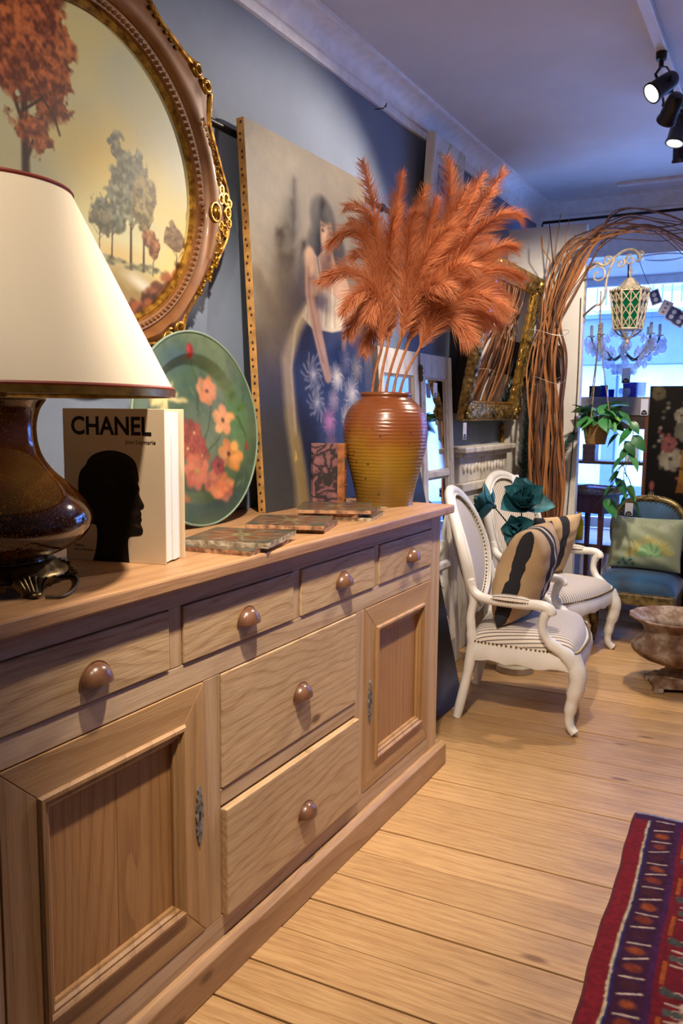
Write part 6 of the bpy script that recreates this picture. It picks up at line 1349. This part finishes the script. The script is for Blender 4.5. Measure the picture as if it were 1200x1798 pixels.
MB().tube([(hx_-.005, HY, kz), (hx_-.008, HY, topz)], .0045, 6).build('rope', rope, hp_, w=True); m = MB()
for i in range(6): m.ball((hx_-.006, HY, kz-.02+i*.016), (.010, .010, .011), 8, 5)
m.build('rope_knot', rope, hp_, w=True, smooth=True)
k = N('leaf_green'); k.set(Roughness=.4); oi = k.n('ShaderNodeObjectInfo'); k.l(k.ramp(oi.outputs['Random'], [(0, lin('#1f4f2c')), (.6, lin('#2f7038')), (1, lin('#63964f'))]).outputs[0], k.b.inputs['Base Color']); leafm = k.m
hl = MB(); outl_ = [(0, 0), (.015, .022), (.035, .030), (.06, .026), (.085, .012), (.102, 0)]
hl.grid(lambda u, v: (.102*u, (v-.5)*2*float(np.interp(.102*u, [p[0] for p in outl_], [p[1] for p in outl_]))*1.05, -.20*u*u*.06+.25*abs(v-.5)*.04-.03*u*u), 10, 5); hmesh = hl.mesh('leaf', True)
rl = np.random.default_rng(3)
def put_leaf(p, d, s):
    o = put('leaf', hmesh, leafm, hp_, w=True); d = Vector(d).normalized(); q = d.to_track_quat('X', 'Z'); o.rotation_euler = (q @ Euler((rl.normal()*.5, 0, 0)).to_quaternion()).to_euler(); o.location = p; o.scale = (s, s, s)
for i in range(46):
    a = rl.random()*6.28; el = -.35+1.3*rl.random(); d = (math.cos(a)*math.cos(el), math.sin(a)*math.cos(el), math.sin(el)); r = .03+.07*rl.random(); p = (hx_+d[0]*r*1.3, HY+d[1]*r, hz_+.13+abs(d[2])*r*1.1+.02*rl.random()); p = (max(p[0], -1.075-d[0]*.06), min(p[1], 5.02), p[2]); put_leaf(p, (max(d[0], -.35), d[1] if d[1] < 0 else d[1]*.3, d[2]-.35), .75+.5*rl.random())
    MB().tube([(hx_+.02*math.cos(a), HY+.02*math.sin(a), hz_+.10), p], .0016, 4, cap=False).build('stalk', plain('stalk_green', '#4a6b35', .6), hp_, w=True)
for vi, vl in enumerate((((1066, 738), (1088, 722), (1108, 740), (1112, 765), (1100, 790), (1092, 815), (1082, 840), (1070, 862), (1062, 876)), ((1074, 750), (1098, 775), (1106, 800), (1096, 830), (1100, 856), (1112, 880)))):
    vpth = spline([aty(a, b, HY-.04-.02*vi) for a, b in vl], 6); MB().tube(vpth, .002, 5).build('vine', plain('stalk_green', '#4a6b35'), hp_, w=True, smooth=True)
    for i in range(3, len(vpth), 3): sgn = (-1)**i; put_leaf(vpth[i], (sgn*.8, -.6*rl.random(), -.35-.6*rl.random()), .8+.5*rl.random())

# ================================================================== display shelves in the bay
SY0, SY1 = 5.74, 5.98; pxz = lambda px, py: aty(px, py, SY0)
su = thing('display_shelves', 'dark wood display shelves with a pale stone slab in the window bay', 'shelves', (-1.0, 5.86, ZD)); wal = wood('walnut_brown', '#7d4d2c', '#4a2a17', 'Z', rough=.45, knots=False); dkw = wood('dark_shelf_wood', '#4b3324', '#281a12', 'X', rough=.45, knots=False)
sl, sr_ = float(pxz(1020, 720)[0])-.10, float(pxz(1142, 800)[0]); zs1, zs0 = float(pxz(1085, 697)[2]), float(pxz(1085, 729)[2]); zs2 = float(pxz(1085, 811)[2])
slab_m = plain('grey_stone_slab', '#8d8780', .6, var=.15, nscale=10, bump=.05)
MB().bb((sl, SY0, zs0), (sr_+.01, SY1, zs1)).build('stone_slab', slab_m, su, w=True, bevel=.003)
for x0 in (sl+.005, sr_-.045): MB().bb((x0, SY0+.01, ZD), (x0+.045, SY1-.01, zs0)).build('upright', wal, su, w=True, bevel=.003)
MB().bb((sl+.05, SY0+.01, zs2-.02), (sr_-.045, SY1-.01, zs2)).build('shelf', dkw, su, w=True, bevel=.002); MB().bb((sl+.05, SY0+.012, zs0-.09), (sr_-.045, SY0+.03, zs0)).build('valance', dkw, su, w=True)
price_tag(su, pxz(1133, 700), (1, 0, 0), .105, .045, (0, -1, 0), .002)
def cobalt(name, c, tr_=.5, e=1.):
    k = N(name); k.set(Roughness=.08); k.b.inputs['Base Color'].default_value = lin(c); tl = k.n('ShaderNodeBsdfTransparent'); tl.inputs[0].default_value = lin(c); mx = k.n('ShaderNodeMixShader'); mx.inputs[0].default_value = tr_; k.l(k.b.outputs[0], mx.inputs[1]); k.l(tl.outputs[0], mx.inputs[2]); k.l(mx.outputs[0], k.out.inputs[0]); return k.m
cob = cobalt('cobalt_glass', '#1c2fc0'); clr = cobalt('clear_glass', '#dfe9f2', .72); navy = plain('navy_box', '#141a44', .4); vio = plain('violet_box', '#2a1fa0', .4); yel = cobalt('yellow_glass', '#d9b90a', .3)
def glassw(name, label, cat, px, prof, mt, z, y=SY0+.10, grp=None):
    x = float(aty(px, 690, y)[0]); t = thing(name, label, cat, (x, y, z), group=grp); MB().lathe(prof, 20).build('vessel', mt, t, smooth=45); lip = max(prof, key=lambda p: p[1]); MB().grid(lambda u, v: ((prof[-3][0]+.0025*math.cos(2*PI*v))*math.cos(2*PI*u), (prof[-3][0]+.0025*math.cos(2*PI*v))*math.sin(2*PI*u), lip[1]+.0025*math.sin(2*PI*v)), 20, 6, True, True).build('rim', mt, t, smooth=True)
tumb = lambda r, h: [(0, 0), (r*.85, 0), (r*.9, .006), (r, h-.003), (r*.93, h), (r*.84, .012), (0, .010)]
def tum(r, h): return [(0, 0), (r*.85, 0), (r*.9, .006), (r, h), (r*.94, h), (r*.82, .012), (0, .010)]
glassw('blue_tumbler', 'tall cobalt blue glass tumbler on the stone slab', 'glass', 1061, tum(.024, .075), cob, zs1, SY0+.045, grp='glassware on the slab'); glassw('blue_tumbler', 'short cobalt blue glass beside the taller tumbler', 'glass', 1074, tum(.020, .048), cob, zs1, SY0+.035, 'glassware on the slab')
glassw('glass_bowl', 'round clear glass bowl on the stone slab', 'bowl', 1097, [(0, 0), (.025, 0), (.034, .012), (.040, .032), (.034, .056), (.031, .054), (.036, .032), (0, .006)], clr, zs1, SY0+.05); glassw('glass_vase', 'clear glass vase at the slab end by the dark screen', 'vase', 1126, tum(.032, .095), clr, zs1)
def small_box(name, label, p0, p1, y0, y1, z, mt, lid):
    x0, x1 = float(aty(p0, 690, y0)[0]), float(aty(p1, 690, y0)[0]); h = lid; t = thing(name, label, 'box', ((x0+x1)/2, (y0+y1)/2, z)); MB().bb((x0, y0, z), (x1, y1, z+h*.72)).build('box_base', mt, t, w=True, bevel=.002); MB().bb((x0-.001, y0-.001, z+h*.725), (x1+.001, y1+.001, z+h)).build('lid', mt, t, w=True, bevel=.002)
small_box('gift_box', 'dark navy box on the stone slab behind the plant ropes', 1035, 1057, SY0+.08, SY0+.16, zs1, navy, .075); small_box('gift_box', 'violet blue box standing on the stone slab', 1094, 1118, SY0+.14, SY0+.19, zs1, vio, .10)
small_box('keepsake_box', 'brown and black box on the shelf under the basket', 1028, 1050, SY0+.04, SY0+.16, zs2, dkw, .11); small_box('mirrored_box', 'pale glass box on the shelf beside the upright', 1103, 1127, SY0+.08, SY0+.18, zs2, plain('pale_glass', '#d5e2ee', .15), .12)
for i, (a, b, z0_, h) in enumerate(((1097, 1132, ZD, .165), (1112, 1132, ZD+.166, .045), (1118, 1132, ZD+.212, .05))): small_box('wooden_block', ['largest dark wooden box stacked in the bay', 'middle dark wooden box of the stepped stack', 'smallest dark wooden box on top of the stepped stack'][i], a, b, SY0+.06, SY0+.16, z0_, dkw, h)
glassw('yellow_bottle', 'yellow glass bottle standing on the bay deck', 'bottle', 1027, [(0, 0), (.03, 0), (.034, .01), (.034, .13), (.016, .17), (.012, .21), (.010, .21), (0, .205)], yel, ZD, 5.86)
# ================================================================== dark painted screen
SCY = 5.42; s0 = aty(1143, 678, SCY); sw_ = .62; szt = float(s0[2]); sc2 = thing('painted_screen', 'black lacquer screen painted with vases and flowers', 'screen', (float(s0[0])+sw_/2, SCY, 0))
pc = PC(150, 330, (17, 15, 17)); OCH, PK, IV = (150, 104, 42), (150, 84, 84), (176, 168, 146)
def vase(u, v, w_, h_, c): pc.blob(u, v, w_, h_, c, soft=.25); pc.blob(u, v+h_*1.15, w_*.45, h_*.35, mixc(c, (60, 60, 60), .3), soft=.3); pc.stroke([(u-w_*.9, v), (u+w_*.9, v+.01)], .004, (70, 76, 84), soft=.5); pc.blob(u, v+h_*1.9, w_*.4, h_*.5, PK, soft=.4)
vase(.06, .49, .035, .05, (126, 118, 104)); vase(.72, .50, .05, .05, OCH)
for q in range(70):
    u, v = .06+.9*rng.random(), .62+.35*rng.random(); c = [IV, PK, (120, 124, 110), (96, 100, 70)][q % 4]
    if abs(u-.35) < .3 or q % 2: pc.blob(u, v, .012, .010, c, soft=.5, alpha=.8)
for (u, v, r, c) in ((.22, .70, .05, IV), (.20, .76, .035, PK), (.35, .82, .05, (120, 120, 104)), (.30, .88, .03, IV), (.8, .8, .05, PK), (.6, .72, .045, IV), (.08, .97, .03, (110, 104, 70))): pc.flower(u, v, r, c, mixc(c, (60, 50, 50), .4), 9, .2, 1.)
pc.poly([(.30, .60), (.44, .60), (.42, .74), (.32, .74)], OCH); pc.poly([(.28, .56), (.46, .56), (.44, .60), (.30, .60)], (128, 84, 40)); pc.stroke([(.28, .66), (.46, .66)], .006, (70, 50, 24))
U, V = np.meshgrid(np.linspace(0, 1, 110), np.linspace(0, 1, 240)); P = np.stack([(U-.5)*sw_, np.full_like(U, -.0008), V*szt], -1); put('painted_face', grid_mesh('painted_face', P, pc.sample(U, V)*.55), painted('lacquer_paint', .35, coat=.1), sc2)
MB().bb((-sw_/2, 0, 0), (sw_/2, .025, szt)).build('panel', plain('black_lacquer', '#121013', .3), sc2, bevel=.002)
for x in (-sw_/2+.02, sw_/2-.02): MB().bb((x-.02, .02, 0), (x+.02, .14, .02)).build('foot', plain('black_lacquer', '#121013'), sc2)
